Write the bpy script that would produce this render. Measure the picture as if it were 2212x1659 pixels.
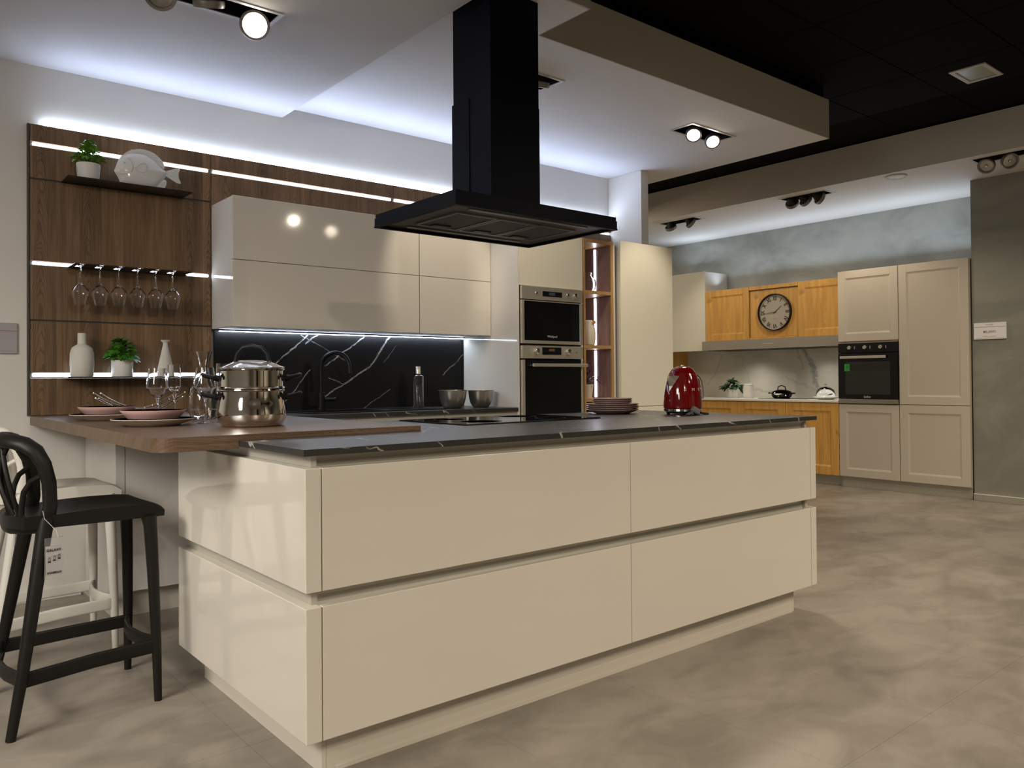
import bpy, bmesh, math, random
from mathutils import Vector, Matrix
random.seed(11)
for o in list(bpy.data.objects): bpy.data.objects.remove(o)
SC = bpy.context.scene
COL = SC.collection
PI = math.pi

# ------------------------------------------------------------ camera
cd = bpy.data.cameras.new('camera'); cam = bpy.data.objects.new('camera', cd); COL.objects.link(cam)
yaw, pit, rol = math.radians(39.48523), math.radians(0.643389), math.radians(-0.431506)
F = Vector((math.sin(yaw)*math.cos(pit), math.cos(yaw)*math.cos(pit), math.sin(pit)))
R = Vector((math.cos(yaw), -math.sin(yaw), 0)); U = R.cross(F)
R2 = R*math.cos(rol)+U*math.sin(rol); U2 = -R*math.sin(rol)+U*math.cos(rol)
M = Matrix((R2, U2, -F)).transposed().to_4x4(); M.translation = Vector((-0.938, -2.0142, 1.101))
cam.matrix_world = M
cd.sensor_width = 36; cd.lens = 1729.943/2212*36; cd.shift_y = -30.08/2212; cd.clip_start = .02
SC.camera = cam

# ------------------------------------------------------------ world, exposure, room lights and added fill
w = bpy.data.worlds.new('world'); SC.world = w; w.use_nodes = True
w.node_tree.nodes['Background'].inputs[0].default_value = (1, .93, .82, 1)
w.node_tree.nodes['Background'].inputs[1].default_value = .05
SC.view_settings.view_transform = 'Standard'; SC.view_settings.look = 'None'
SC.view_settings.exposure = .18; SC.view_settings.gamma = 1; SC.view_settings.use_curve_mapping = False
WARM = (1, .87, .69); NEUT = (1, .94, .86)
def spot(name, loc, target, power, angle=70, blend=.8, col=WARM, radius=.03):
    l = bpy.data.lights.new(name, 'SPOT'); l.energy = power; l.spot_size = math.radians(angle); l.spot_blend = blend
    l.color = col; l.shadow_soft_size = radius
    o = bpy.data.objects.new(name, l); COL.objects.link(o); o.location = loc
    o.rotation_euler = (Vector(target)-Vector(loc)).to_track_quat('-Z', 'Y').to_euler(); return o
def area(name, loc, target, power, sx, sy, col=NEUT, spread=180):
    l = bpy.data.lights.new(name, 'AREA'); l.energy = power; l.shape = 'RECTANGLE'; l.size = sx; l.size_y = sy; l.color = col; l.spread = math.radians(spread)
    o = bpy.data.objects.new(name, l); COL.objects.link(o); o.location = loc
    o.rotation_euler = (Vector(target)-Vector(loc)).to_track_quat('-Z', 'Y').to_euler(); return o
# unseen showroom spots, and fill lights added behind and beside the camera
spot('showroom_fill', (-1.0, -3.4, 2.66), (-1.0, -3.2, 0), 150, 150, 1, NEUT, .07)
spot('showroom_fill', (2.2, -3.6, 3.05), (2.2, -3.4, 0), 150, 150, 1, WARM, .07)
spot('showroom_fill', (3.9, -3.0, 3.05), (4.2, -2.4, 0), 210, 150, 1, WARM, .07)
spot('showroom_fill', (3.6, -4.6, 3.05), (3.8, -6.2, .8), 90, 100, 1, WARM, .07)  # added to light the unseen rear panels so they show in reflections
area('showroom_fill', (-2.6, .1, 2.66), (-.3, .5, .3), 48, 1.2, 1.2, NEUT, 115)  # unseen fill added to brighten the stools and the island's left side
area('showroom_fill', (5.0, 4.3, 2.8), (5.4, 3.9, 0), 16, .8, .8, WARM)
spot('showroom_spot', (-1.8, -.6, 2.66), (-.4, 1.6, .2), 40, 62, 1, NEUT)
spot('showroom_spot', (-.4, -2.9, 2.68), (.5, 0, .4), 88, 88)
spot('showroom_spot', (3.2, -2.6, 3.05), (2.3, 0, .2), 104, 78)
spot('showroom_spot', (4.0, -1.4, 3.0), (6.7, 1.5, .6), 170, 48)
spot('showroom_spot', (5.0, -.6, 3.05), (5.0, .6, 0), 150, 100, 1)
area('showroom_fill', (-3.4, -.9, 2.1), (.2, 1.7, .3), 11, 1.0, .8, NEUT, 90)  # low unseen fill added at the left to brighten beneath the counter
# LED coves: on top of the walnut panelling and on top of the back kitchen's cabinets
area('cove_light', (1.85, 2.605, 2.425), (1.85, 2.605-.25, 2.425+.30), 5.8, 4.1, .015, (.48, .60, 1.0), 120)
def cove_y(loc, tx, tz, power, length):
    o = area('cove_light', loc, (loc[0]+1, loc[1], loc[2]), power, .02, length, (.72, .84, 1.0), 150)
    z = -Vector((tx, 0, tz)).normalized(); y = Vector((0, 1, 0)); o.rotation_euler = Matrix((y.cross(z), y, z)).transposed().to_euler()
cove_y((7.22, 3.0, 2.20), -.3, 1, 4.2, 1.7)
cove_y((7.22, 4.25, 2.42), -.3, 1, 1.4, .6)
cove_y((7.22, 1.5, 2.20), -.3, 1, 3.2, 1.2)

# ------------------------------------------------------------ mesh helpers
ORG = {}
def org(p):
    return ORG.get(p.name, Vector((0, 0, 0))) if p is not None else Vector((0, 0, 0))
class MB:
    def __init__(s): s.v = []; s.f = []; s.sm = []
    def add(s, vs, fs, smooth=False):
        n = len(s.v); s.v += [tuple(v) for v in vs]; s.f += [tuple(i+n for i in f) for f in fs]; s.sm += [smooth]*len(fs); return s
    def box(s, x0, x1, y0, y1, z0, z1, M=None):
        vs = [Vector((x, y, z)) for x in (x0, x1) for y in (y0, y1) for z in (z0, z1)]
        if M is not None: vs = [M @ v for v in vs]
        return s.add(vs, [(0,1,3,2),(4,6,7,5),(0,4,5,1),(2,3,7,6),(0,2,6,4),(1,5,7,3)])
    def bbox(s, x0, x1, y0, y1, z0, z1, r=.002, seg=2, M=None):
        bm = bmesh.new(); bmesh.ops.create_cube(bm, size=1)
        for v in bm.verts: v.co = Vector(((x0+x1)/2+v.co.x*(x1-x0), (y0+y1)/2+v.co.y*(y1-y0), (z0+z1)/2+v.co.z*(z1-z0)))
        bmesh.ops.bevel(bm, geom=list(bm.edges), offset=min(r, .45*min(x1-x0, y1-y0, z1-z0)), segments=seg, affect='EDGES', profile=.5)
        bm.verts.index_update()
        vs = [v.co.copy() for v in bm.verts]
        if M is not None: vs = [M @ v for v in vs]
        s.add(vs, [tuple(v.index for v in f.verts) for f in bm.faces]); bm.free(); return s
    def tube(s, pts, r, n=10, cap=True, flat=None, up=None, smooth=True, sq=1):
        pts = [Vector(p) for p in pts]; k = len(pts)
        rs = r if isinstance(r, (list, tuple)) else [r]*k
        fl = flat if flat is not None else [1]*k
        if not isinstance(fl, (list, tuple)): fl = [fl]*k
        T = []
        for i in range(k):
            t = pts[min(i+1, k-1)]-pts[max(i-1, 0)]; T.append(t.normalized())
        a = Vector(up) if up else (Vector((0, 0, 1)) if abs(T[0].z) < .9 else Vector((1, 0, 0)))
        nrm = (a - T[0]*a.dot(T[0])).normalized(); vs = []
        for i in range(k):
            nrm = (nrm - T[i]*nrm.dot(T[i])).normalized(); b = T[i].cross(nrm)
            for j in range(n):
                c, d = math.cos(2*PI*(j+.5)/n), math.sin(2*PI*(j+.5)/n)
                if sq != 1: c, d = math.copysign(abs(c)**sq, c), math.copysign(abs(d)**sq, d)
                vs.append(pts[i]+nrm*(c*rs[i])+b*(d*rs[i]*fl[i]))
        fs = [(i*n+j, i*n+(j+1) % n, (i+1)*n+(j+1) % n, (i+1)*n+j) for i in range(k-1) for j in range(n)]
        s.add(vs, fs, smooth)
        if cap: s.add(vs[:n], [tuple(range(n-1, -1, -1))]); s.add(vs[-n:], [tuple(range(n))])
        return s
    def lathe(s, prof, c=(0, 0, 0), n=32, M=None, smooth=True, sx=1, sy=1, closed=False):
        vs = []; k = len(prof); c = Vector(c)
        for r, z in prof:
            for j in range(n):
                v = Vector((r*math.cos(2*PI*j/n)*sx, r*math.sin(2*PI*j/n)*sy, z))
                vs.append((M @ v if M is not None else v)+c)
        kk = k if closed else k-1
        fs = [(i*n+j, i*n+(j+1) % n, ((i+1) % k)*n+(j+1) % n, ((i+1) % k)*n+j) for i in range(kk) for j in range(n)]
        s.add(vs, fs, smooth)
        if not closed:
            if prof[0][0] > 1e-6: s.add(vs[:n], [tuple(range(n-1, -1, -1))])
            if prof[-1][0] > 1e-6: s.add(vs[-n:], [tuple(range(n))])
        return s
    def prism(s, poly, lo, hi, axis='z', smooth=False):
        def p(u, v, t): return {'z': (u, v, t), 'y': (u, t, v), 'x': (t, u, v)}[axis]
        n = len(poly); vs = [p(u, v, lo) for u, v in poly]+[p(u, v, hi) for u, v in poly]
        return s.add(vs, [tuple(range(n-1, -1, -1)), tuple(range(n, 2*n))]+[(i, (i+1) % n, n+(i+1) % n, n+i) for i in range(n)], smooth)
    def slab(s, x0, x1, y0, y1, z0, z1, holes):
        cl = lambda v, a, b: max(a, min(b, v))
        xs = sorted({x0, x1, *[cl(h[i], x0, x1) for h in holes for i in (0, 1)]}); ys = sorted({y0, y1, *[cl(h[i], y0, y1) for h in holes for i in (2, 3)]})
        for i in range(len(xs)-1):
            for j in range(len(ys)-1):
                cx, cy = (xs[i]+xs[i+1])/2, (ys[j]+ys[j+1])/2
                if any(h[0] < cx < h[1] and h[2] < cy < h[3] for h in holes): continue
                s.box(xs[i], xs[i+1], ys[j], ys[j+1], z0, z1)
        return s
    def build(s, name, m, parent=None, kind=None, label=None):
        o0 = org(parent); me = bpy.data.meshes.new(name)
        me.from_pydata([tuple(Vector(v)-o0) for v in s.v], [], s.f)
        bm = bmesh.new(); bm.from_mesh(me); bmesh.ops.remove_doubles(bm, verts=bm.verts, dist=1e-6)
        bmesh.ops.recalc_face_normals(bm, faces=bm.faces)
        if len(bm.faces) == len(s.sm):
            for f, q in zip(bm.faces, s.sm): f.smooth = q
        else:
            q = any(s.sm)
            for f in bm.faces: f.smooth = q
        bm.to_mesh(me); bm.free()
        if any(s.sm):
            try: me.set_sharp_from_angle(angle=math.radians(42))
            except Exception: pass
        me.materials.append(m); o = bpy.data.objects.new(name, me); COL.objects.link(o)
        if parent is not None: o.parent = parent; ORG[o.name] = o0
        if kind: o['kind'] = kind
        if label: o['label'] = label
        return o
def tag(o, label, cat, group=None):
    o['label'] = label; o['category'] = cat
    if group: o['group'] = group
    return o
def thing(name, label, cat, loc=(0, 0, 0), group=None):
    o = bpy.data.objects.new(name, None); COL.objects.link(o); o.location = loc; o.empty_display_size = .05
    ORG[o.name] = Vector(loc); return tag(o, label, cat, group)
def struct(o): o['kind'] = 'structure'; return o
def dup(root, loc, label=None, rz=0, group=None):
    def cp(o, par):
        c = o.copy(); COL.objects.link(c)
        if par is not None: c.parent = par
        for ch in list(o.children): cp(ch, c)
        return c
    r = cp(root, None); r.location = loc; r.rotation_euler = (0, 0, rz)
    if label: r['label'] = label
    if group: r['group'] = group
    return r
def text(name, s, size, loc, rot, m, parent, align='CENTER', ext=.0004, sx=1, bold=0):
    cu = bpy.data.curves.new(name, 'FONT'); cu.body = s; cu.size = size; cu.align_x = align; cu.align_y = 'CENTER'; cu.extrude = ext
    cu.offset = bold; cu.resolution_u = 2
    t = bpy.data.objects.new('tmp', cu); COL.objects.link(t)
    me = bpy.data.meshes.new_from_object(t.evaluated_get(bpy.context.evaluated_depsgraph_get())); bpy.data.objects.remove(t)
    o = bpy.data.objects.new(name, me); me.materials.clear(); me.materials.append(m); COL.objects.link(o)
    Mt = rot.to_4x4() @ Matrix.Diagonal((sx, 1, 1, 1)); off = Vector(loc)-org(parent)
    for v in me.vertices: v.co = Mt @ v.co + off
    o.parent = parent; return o
ROT_Y = Matrix(((1, 0, 0), (0, 0, -1), (0, 1, 0)))          # text on a face looking to -Y
ROT_X = Matrix(((0, 0, -1), (-1, 0, 0), (0, 1, 0)))         # text on a face looking to -X

# ------------------------------------------------------------ materials
def newmat(name):
    m = bpy.data.materials.new(name); m.use_nodes = True; return m, m.node_tree, m.node_tree.nodes['Principled BSDF']
def mat(name, col, rough=.5, metal=0, spec=.5, coat=0, bump=0, bscale=200, emit=None, es=0, trans=0, ior=1.45, alpha=1, var=0, vscale=3):
    m, nt, b = newmat(name)
    b.inputs['Base Color'].default_value = (*col, 1); b.inputs['Roughness'].default_value = rough; b.inputs['Metallic'].default_value = metal
    b.inputs['Specular IOR Level'].default_value = spec; b.inputs['Coat Weight'].default_value = coat; b.inputs['Coat Roughness'].default_value = .03
    b.inputs['Transmission Weight'].default_value = trans; b.inputs['IOR'].default_value = ior; b.inputs['Alpha'].default_value = alpha
    if emit: b.inputs['Emission Color'].default_value = (*emit, 1); b.inputs['Emission Strength'].default_value = es
    tc = nt.nodes.new('ShaderNodeTexCoord')
    if bump:
        n = nt.nodes.new('ShaderNodeTexNoise'); n.inputs['Scale'].default_value = bscale; n.inputs['Detail'].default_value = 3
        nt.links.new(tc.outputs['Object'], n.inputs['Vector']); bp = nt.nodes.new('ShaderNodeBump'); bp.inputs['Strength'].default_value = bump; bp.inputs['Distance'].default_value = .002
        nt.links.new(n.outputs[0], bp.inputs['Height']); nt.links.new(bp.outputs[0], b.inputs['Normal'])
    if var:
        n = nt.nodes.new('ShaderNodeTexNoise'); n.inputs['Scale'].default_value = vscale; n.inputs['Detail'].default_value = 5
        nt.links.new(tc.outputs['Object'], n.inputs['Vector']); r = nt.nodes.new('ShaderNodeValToRGB')
        r.color_ramp.elements[0].color = (*[c*(1-var) for c in col], 1); r.color_ramp.elements[1].color = (*[min(1, c*(1+var)) for c in col], 1)
        r.color_ramp.elements[0].position = .3; r.color_ramp.elements[1].position = .7
        nt.links.new(n.outputs[0], r.inputs[0]); nt.links.new(r.outputs[0], b.inputs['Base Color'])
    return m
class N:
    def __init__(s, nt): s.nt = nt
    def lk(s, v, sock):
        if hasattr(v, 'links') or isinstance(v, bpy.types.NodeSocket): s.nt.links.new(v, sock)
        elif isinstance(v, (int, float)): sock.default_value = v
        else: sock.default_value = v
    def m(s, op, a, b=0, c=0, clamp=False):
        n = s.nt.nodes.new('ShaderNodeMath'); n.operation = op; n.use_clamp = clamp
        s.lk(a, n.inputs[0]); s.lk(b, n.inputs[1]); s.lk(c, n.inputs[2]); return n.outputs[0]
    def v(s, op, a, b=None, sc=None):
        n = s.nt.nodes.new('ShaderNodeVectorMath'); n.operation = op; s.lk(a, n.inputs[0])
        if b is not None: s.lk(b, n.inputs[1])
        if sc is not None: s.lk(sc, n.inputs['Scale'])
        return n.outputs['Value'] if op in ('LENGTH', 'DOT_PRODUCT') else n.outputs[0]
    def xyz(s, v):
        n = s.nt.nodes.new('ShaderNodeSeparateXYZ'); s.lk(v, n.inputs[0]); return n.outputs
    def comb(s, x, y, z):
        n = s.nt.nodes.new('ShaderNodeCombineXYZ'); s.lk(x, n.inputs[0]); s.lk(y, n.inputs[1]); s.lk(z, n.inputs[2]); return n.outputs[0]
    def noise(s, vec, scale, detail=3, dist=0, col=False, rough=.5):
        n = s.nt.nodes.new('ShaderNodeTexNoise'); s.lk(vec, n.inputs['Vector']); n.inputs['Scale'].default_value = scale; n.inputs['Detail'].default_value = detail
        n.inputs['Distortion'].default_value = dist; n.inputs['Roughness'].default_value = rough; return n.outputs[1 if col else 0]
    def white(s, v):
        n = s.nt.nodes.new('ShaderNodeTexWhiteNoise'); n.noise_dimensions = '1D'; s.lk(v, n.inputs['W']); return n.outputs[0]
    def maprange(s, v, a, b, c, d, smooth=True):
        n = s.nt.nodes.new('ShaderNodeMapRange'); n.interpolation_type = 'SMOOTHSTEP' if smooth else 'LINEAR'
        for i, q in enumerate((v, a, b, c, d)): s.lk(q, n.inputs[i])
        return n.outputs[0]
    def mix(s, f, a, b):
        n = s.nt.nodes.new('ShaderNodeMix'); n.data_type = 'RGBA'; s.lk(f, n.inputs[0])
        for q, i in ((a, 6), (b, 7)): s.lk(q if not isinstance(q, tuple) else (*q[:3], 1), n.inputs[i])
        return n.outputs[2]
    def mulc(s, a, f):
        n = s.nt.nodes.new('ShaderNodeMix'); n.data_type = 'RGBA'; n.blend_type = 'MULTIPLY'; n.inputs[0].default_value = 1
        s.lk(a, n.inputs[6]); s.lk(s.comb(f, f, f), n.inputs[7]); return n.outputs[2]
    def obj(s):
        return s.nt.nodes.new('ShaderNodeTexCoord').outputs['Object']
def wood(name, dark, light, grain='z', plank=.07, rough=.45, tone=.35, knots=0, freq=1.0):
    m, nt, b = newmat(name); n = N(nt); x, y, z = n.xyz(n.obj())[:3]
    if grain == 'z': across, along = n.m('ADD', x, n.m('MULTIPLY', y, 1.0)), z
    elif grain == 'x': across, along = n.m('ADD', y, z), x
    else: across, along = n.m('ADD', x, z), y
    t = n.m('DIVIDE', n.m('ADD', across, 40.013), plank); pid = n.m('FLOOR', t); fr = n.m('SUBTRACT', n.m('FRACT', t), .5)
    rnd = n.white(pid); rnd2 = n.white(n.m('ADD', pid, 77.7))
    fine = n.noise(n.comb(n.m('MULTIPLY', across, 260), n.m('MULTIPLY', rnd, 50), n.m('MULTIPLY', along, 6)), 1, 4, .3)
    broad = n.noise(n.comb(n.m('MULTIPLY', across, 28), n.m('MULTIPLY', rnd, 30), n.m('MULTIPLY', along, 1.6)), 1, 4, .6)
    f2 = n.m('ADD', fr, n.m('MULTIPLY', n.m('SUBTRACT', rnd2, .5), .5))
    ring = n.m('ADD', n.m('MULTIPLY', n.m('MULTIPLY', f2, f2), 6.5*freq), n.m('MULTIPLY', along, 3.6*freq))
    ring = n.m('ADD', ring, n.m('MULTIPLY', broad, .75))
    ring = n.m('ADD', ring, n.m('MULTIPLY', n.noise(n.comb(n.m('MULTIPLY', across, 5), n.m('MULTIPLY', rnd, 90), n.m('MULTIPLY', along, 3.2)), 1, 2, .4), 2.2))
    ring = n.m('ADD', ring, n.m('MULTIPLY', rnd, 9))
    s = n.m('SINE', n.m('MULTIPLY', ring, 26))
    cath = n.maprange(s, .2, 1, 0, 1)
    val = n.m('ADD', n.m('MULTIPLY', fine, .55), n.m('MULTIPLY', broad, .65))
    val = n.m('SUBTRACT', val, n.m('MULTIPLY', n.m('MULTIPLY', cath, n.maprange(rnd2, .35, .8, .05, 1)), .17))
    c = n.mix(n.maprange(val, .3, .85, 0, 1, False), dark, light)
    c = n.mulc(c, n.m('ADD', 1-tone/2, n.m('MULTIPLY', rnd, tone)))
    if knots:
        k = n.noise(n.comb(n.m('MULTIPLY', across, 9), 3.3, n.m('MULTIPLY', along, 3)), 1, 2, .5)
        c = n.mix(n.maprange(k, .68, .8, 0, knots), c, tuple(q*.45 for q in dark))
    nt.links.new(c, b.inputs['Base Color']); b.inputs['Roughness'].default_value = rough
    bp = nt.nodes.new('ShaderNodeBump'); bp.inputs['Strength'].default_value = .12; bp.inputs['Distance'].default_value = .001
    nt.links.new(fine, bp.inputs['Height']); nt.links.new(bp.outputs[0], b.inputs['Normal']); return m
def marble(name, base, vein, axes, segs, rough, jag=.03, cloud=.25, generic=0, gscale=2.2):
    m, nt, b = newmat(name); n = N(nt); co = n.obj(); x, y, z = n.xyz(co)[:3]
    nz = n.noise(co, 9, 4, 0, True); nz2 = n.noise(co, 45, 3, 0, True)
    p = n.comb({'x': x, 'y': y}[axes[0]], 0, z)
    j = n.v('ADD', n.v('SCALE', n.v('SUBTRACT', nz, (.5, .5, .5)), sc=jag), n.v('SCALE', n.v('SUBTRACT', nz2, (.5, .5, .5)), sc=jag*.4))
    pj = n.v('MULTIPLY', n.v('ADD', p, j), (1, 0, 1)); tot = 0
    for (a0, b0, a1, b1, wd, st) in segs:
        P = Vector((a0, 0, b0)); D = Vector((a1-a0, 0, b1-b0)); rel = n.v('SUBTRACT', pj, tuple(P))
        t = n.m('MULTIPLY', n.v('DOT_PRODUCT', rel, tuple(D)), 1/D.length_squared, clamp=True)
        d = n.v('LENGTH', n.v('SUBTRACT', rel, n.v('SCALE', tuple(D), sc=t)))
        tot = n.m('MAXIMUM', tot, n.maprange(d, wd*.25, wd, st, 0))
    brk = n.maprange(n.noise(co, 30, 3), .3, .55, .25, 1); tot = n.m('MULTIPLY', tot, brk)
    if generic:
        q = n.v('ADD', co, n.v('SCALE', n.v('SUBTRACT', nz, (.5, .5, .5)), sc=.12))
        for k, (dx, dy) in enumerate(((1, .55), (.8, -.7), (.35, 1))):
            dd = n.v('DOT_PRODUCT', q, (dx*gscale, dy*gscale, .9*gscale)); fr = n.m('ABSOLUTE', n.m('SUBTRACT', n.m('FRACT', n.m('ADD', dd, .37*k)), .5))
            ln = n.maprange(fr, 0, .0060*gscale, 1, 0); msk = n.maprange(n.noise(n.v('ADD', co, (k*7.1, 3.3, 0)), 3.2, 3), .49, .58, 0, generic)
            tot = n.m('MAXIMUM', tot, n.m('MULTIPLY', ln, msk))
    c = n.mix(n.maprange(n.noise(co, 3.5, 5), .35, .7, 0, 1), tuple(q*(1-cloud) for q in base), tuple(q*(1+cloud) for q in base))
    c = n.mix(tot, c, vein); nt.links.new(c, b.inputs['Base Color']); b.inputs['Roughness'].default_value = rough; b.inputs['Specular IOR Level'].default_value = .22 if base[0] < .01 else .5; return m
def concrete(name, a, bcol, scale, rough, bump=.1, aniso=None):
    m, nt, b = newmat(name); n = N(nt); co = n.obj()
    if aniso: co = n.v('MULTIPLY', co, aniso)
    f = n.noise(co, scale, 6, .8, rough=.6); g = n.noise(co, scale*.35, 3, .5)
    v = n.maprange(n.m('ADD', n.m('MULTIPLY', f, .55), n.m('MULTIPLY', g, .5)), .38, .68, 0, 1)
    nt.links.new(n.mix(v, a, bcol), b.inputs['Base Color']); b.inputs['Roughness'].default_value = rough
    if bump:
        bp = nt.nodes.new('ShaderNodeBump'); bp.inputs['Strength'].default_value = bump; bp.inputs['Distance'].default_value = .002
        nt.links.new(f, bp.inputs['Height']); nt.links.new(bp.outputs[0], b.inputs['Normal'])
    return m
def glass(name, tint=(1, 1, 1), rough=0):
    return mat(name, tint, rough, trans=1, ior=1.45)
def led(name, col, st):
    return mat(name, (.8, .8, .8), .5, emit=col, es=st)
COOL = (.72, .82, 1.0)
MT = dict(
 wall=mat('painted_wall', (.72, .69, .64), .75, bump=.06, bscale=300), ceil=mat('painted_ceiling', (.70, .68, .65), .8), ceilshade=mat('shaded_low_ceiling', (.58, .555, .52), .8),  # low ceiling is the same paint, with its shade darkened into the colour
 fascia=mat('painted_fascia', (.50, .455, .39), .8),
 blackceil=mat('black_ceiling_tile', (.0060, .0054, .0047), .9, spec=.09, bump=.2, bscale=400), blackgap=mat('black_ceiling_void', (.003, .003, .003), .95, spec=.03),
 floor=concrete('floor_tile', (.212, .182, .147), (.345, .302, .250), 3.2, .40, .05, (1, 1.6, 1)), joint=mat('floor_joint', (.20, .175, .145), .8),
 lacq=mat('cream_lacquer', (.74, .69, .60), .05, spec=.5, ior=1.75, var=.01), lacqw=mat('white_lacquer', (.72, .69, .64), .07),
 matte=mat('cream_matte', (.74, .70, .58), .38), carc=mat('cabinet_carcass', (.55, .52, .47), .5),
 gola=mat('grip_channel_aluminium', (.56, .53, .46), .35, metal=.35), plinth=mat('cream_plinth', (.66, .61, .52), .3),
 wood=wood('walnut_panel', (.066, .035, .0155), (.27, .162, .082), 'z', .105, .42, .40), woodx=wood('walnut_counter', (.066, .038, .021), (.21, .132, .080), 'x', .16, .40, .15),
 woodn=wood('walnut_niche', (.14, .08, .072), (.32, .20, .17), 'z', .09), oak=wood('oak_door', (.42, .20, .035), (.70, .39, .095), 'z', .12, .4, .2, .7),
 oakf=wood('oak_edge', (.30, .17, .06), (.46, .28, .11), 'z', .3, .4, .1),
 bronze=mat('dark_bronze_metal', (.035, .026, .020), .4, metal=.6), edge=mat('panel_edge', (.06, .06, .05), .5),
 led=led('cool_led', COOL, 14), ledtop=led('cool_led_cove', (.66,.78,1.0), 40), ledn=led('niche_led', (.85, .85, 1), 14), ledu=led('undercabinet_led', (.72, .84, 1), 42),
 hood=mat('matte_black_steel', (.0025, .003, .006), .5, spec=.09), hoodin=mat('hood_underside', (.05, .045, .040), .45, metal=.2), filt=mat('filter_mesh', (.05, .046, .04), .5, metal=.5, bump=.6, bscale=900),
 strip=mat('hood_light_strip', (.34, .34, .33), .4), filtf=mat('filter_frame', (.30, .285, .26), .4, metal=.5),
 steel=mat('brushed_steel', (.66, .61, .53), .40, metal=.85, bump=.03, bscale=500), chrome=mat('chrome', (.80, .78, .74), .06, metal=1), steelb=mat('dark_brushed_steel', (.46, .43, .375), .30, metal=.92),
 ovglass=mat('black_oven_glass', (.004, .004, .005), .05), hob=mat('black_hob_glass', (.004, .004, .005), .03), blk=mat('black_plastic', (.006, .006, .0065), .42, spec=.28), scr=mat('display_glass', (.006, .007, .012), .08),
 mblack=marble('black_marble_splashback', (.0055, .005, .005), (.33, .31, .29), 'x', [
   (1.236,1.381,.981,1.169,.006,1),(1.191,1.383,1.51,1.215,.004,.45),(1.632,1.384,1.35,1.196,.006,.9),(1.816,1.389,1.665,1.189,.008,1),(1.665,1.189,1.509,1.097,.008,1),(1.509,1.097,1.34,.992,.007,.9),
   (1.246,1.17,1.144,1.04,.005,.7),(1.144,1.04,1.07,.955,.005,.6),(2.432,1.294,2.235,1.133,.005,.7),(1.812,1.039,1.609,.918,.004,.55),(1.371,1.116,1.474,1.076,.005,.6),(1.863,1.332,1.769,1.218,.004,.45),(1.30,1.39,1.22,1.33,.006,.8)], .5, .03),
 mtop=marble('black_marble_worktop', (.031, .0295, .028), (.42, .40, .37), 'x', [], .34, .03, .15, 1, 2.0),
 mwhite=marble('white_marble', (.50, .475, .41), (.24, .25, .225), 'y', [(2.889,1.411,2.778,1.225,.045,.9),(2.778,1.225,2.742,1.018,.05,.9),(2.742,1.018,2.62,.85,.04,.8),(2.976,1.414,2.90,1.2,.02,.5),(3.985,1.362,4.198,1.017,.012,.5),(3.717,1.382,3.60,1.05,.01,.35),(3.1,1.1,2.75,.95,.02,.3),(3.6,.95,3.0,.9,.02,.4)], .25, .10, .06),
 white_top=mat('white_worktop', (.72, .70, .62), .25), taupe=mat('taupe_matte_door', (.47, .415, .335), .48), taupe_in=mat('taupe_matte_panel', (.455, .40, .32), .5),
 greywall=concrete('grey_plaster', (.155, .150, .120), (.25, .24, .195), 2.2, .6, .25, (1, .6, 1)), bluewall=concrete('grey_green_plaster', (.26, .27, .25), (.44, .46, .43), 2.4, .6, .2, (1, .7, 1.1)),
 plinthm=mat('metallic_plinth', (.42, .40, .33), .3, metal=.5),
 glass=glass('clear_glass'), ceram=mat('white_ceramic', (.72, .71, .68), .12), ceramm=mat('matte_white_ceramic', (.64, .62, .56), .7, bump=.2, bscale=300), pot=mat('white_pot', (.72, .71, .67), .45),
 soil=mat('potting_soil', (.03, .02, .012), .9), leafa=mat('bright_green_leaf', (.17, .36, .03), .4, var=.4, vscale=25), leafb=mat('basil_green_leaf', (.06, .22, .018), .4, var=.4, vscale=25), leafc=mat('dark_green_leaf', (.012, .05, .012), .4, var=.4, vscale=25),
 stem=mat('green_stem', (.06, .14, .02), .5),
 red=mat('red_enamel', (.14, .002, .003), .08, coat=.3), grey=mat('grey_plastic', (.13, .135, .14), .5),
 plateo=mat('taupe_glaze_outside', (.68, .58, .50), .28), platei=mat('dark_red_glaze', (.24, .035, .04), .12), bowlo=mat('pink_glaze', (.68, .43, .40), .25), stackp=mat('mauve_glaze', (.32, .215, .20), .28),
 stoolb=mat('black_plastic_satin', (.010, .009, .008), .42, spec=.25, bump=.05, bscale=700), stoolw=mat('white_plastic_satin', (.68, .65, .58), .42),
 paper=mat('white_paper', (.66, .63, .62), .5), ink=mat('black_ink', (.02, .02, .02), .6), pinkline=mat('red_print', (.35, .10, .08), .6), grayprint=mat('grey_print', (.25, .23, .22), .6), clear=mat('clear_plastic', (.92, .92, .92), .08, trans=.92, ior=1.2),
 acryl=mat('acrylic_sign', (.42, .40, .42), .04, coat=1), clockf=mat('clock_face', (.42, .37, .30), .6), green=mat('green_sticker', (.03, .33, .05), .5),
 lampin=mat('lamp_recess_black', (.006, .006, .006), .6), lampring=mat('lamp_ring_grey', (.22, .20, .18), .4, metal=.5), refl=mat('lamp_reflector', (.75, .72, .66), .12, metal=1),
 lit=led('lit_lamp', (1, .93, .82), 22), unlit=mat('unlit_lamp_glass', (.5, .48, .44), .08, metal=.6), framew=mat('lamp_frame', (.55, .53, .50), .4),
 pane=mat('lamp_diffuser', (.40, .41, .37), .25), purple=mat('purple_petal', (.17, .025, .13), .5, var=.3, vscale=30), ribbed=mat('ribbed_stone', (.60, .54, .44), .6), oil=mat('bottle_glass', (1, 1, 1), 0, trans=1, ior=1.4),
)

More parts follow.
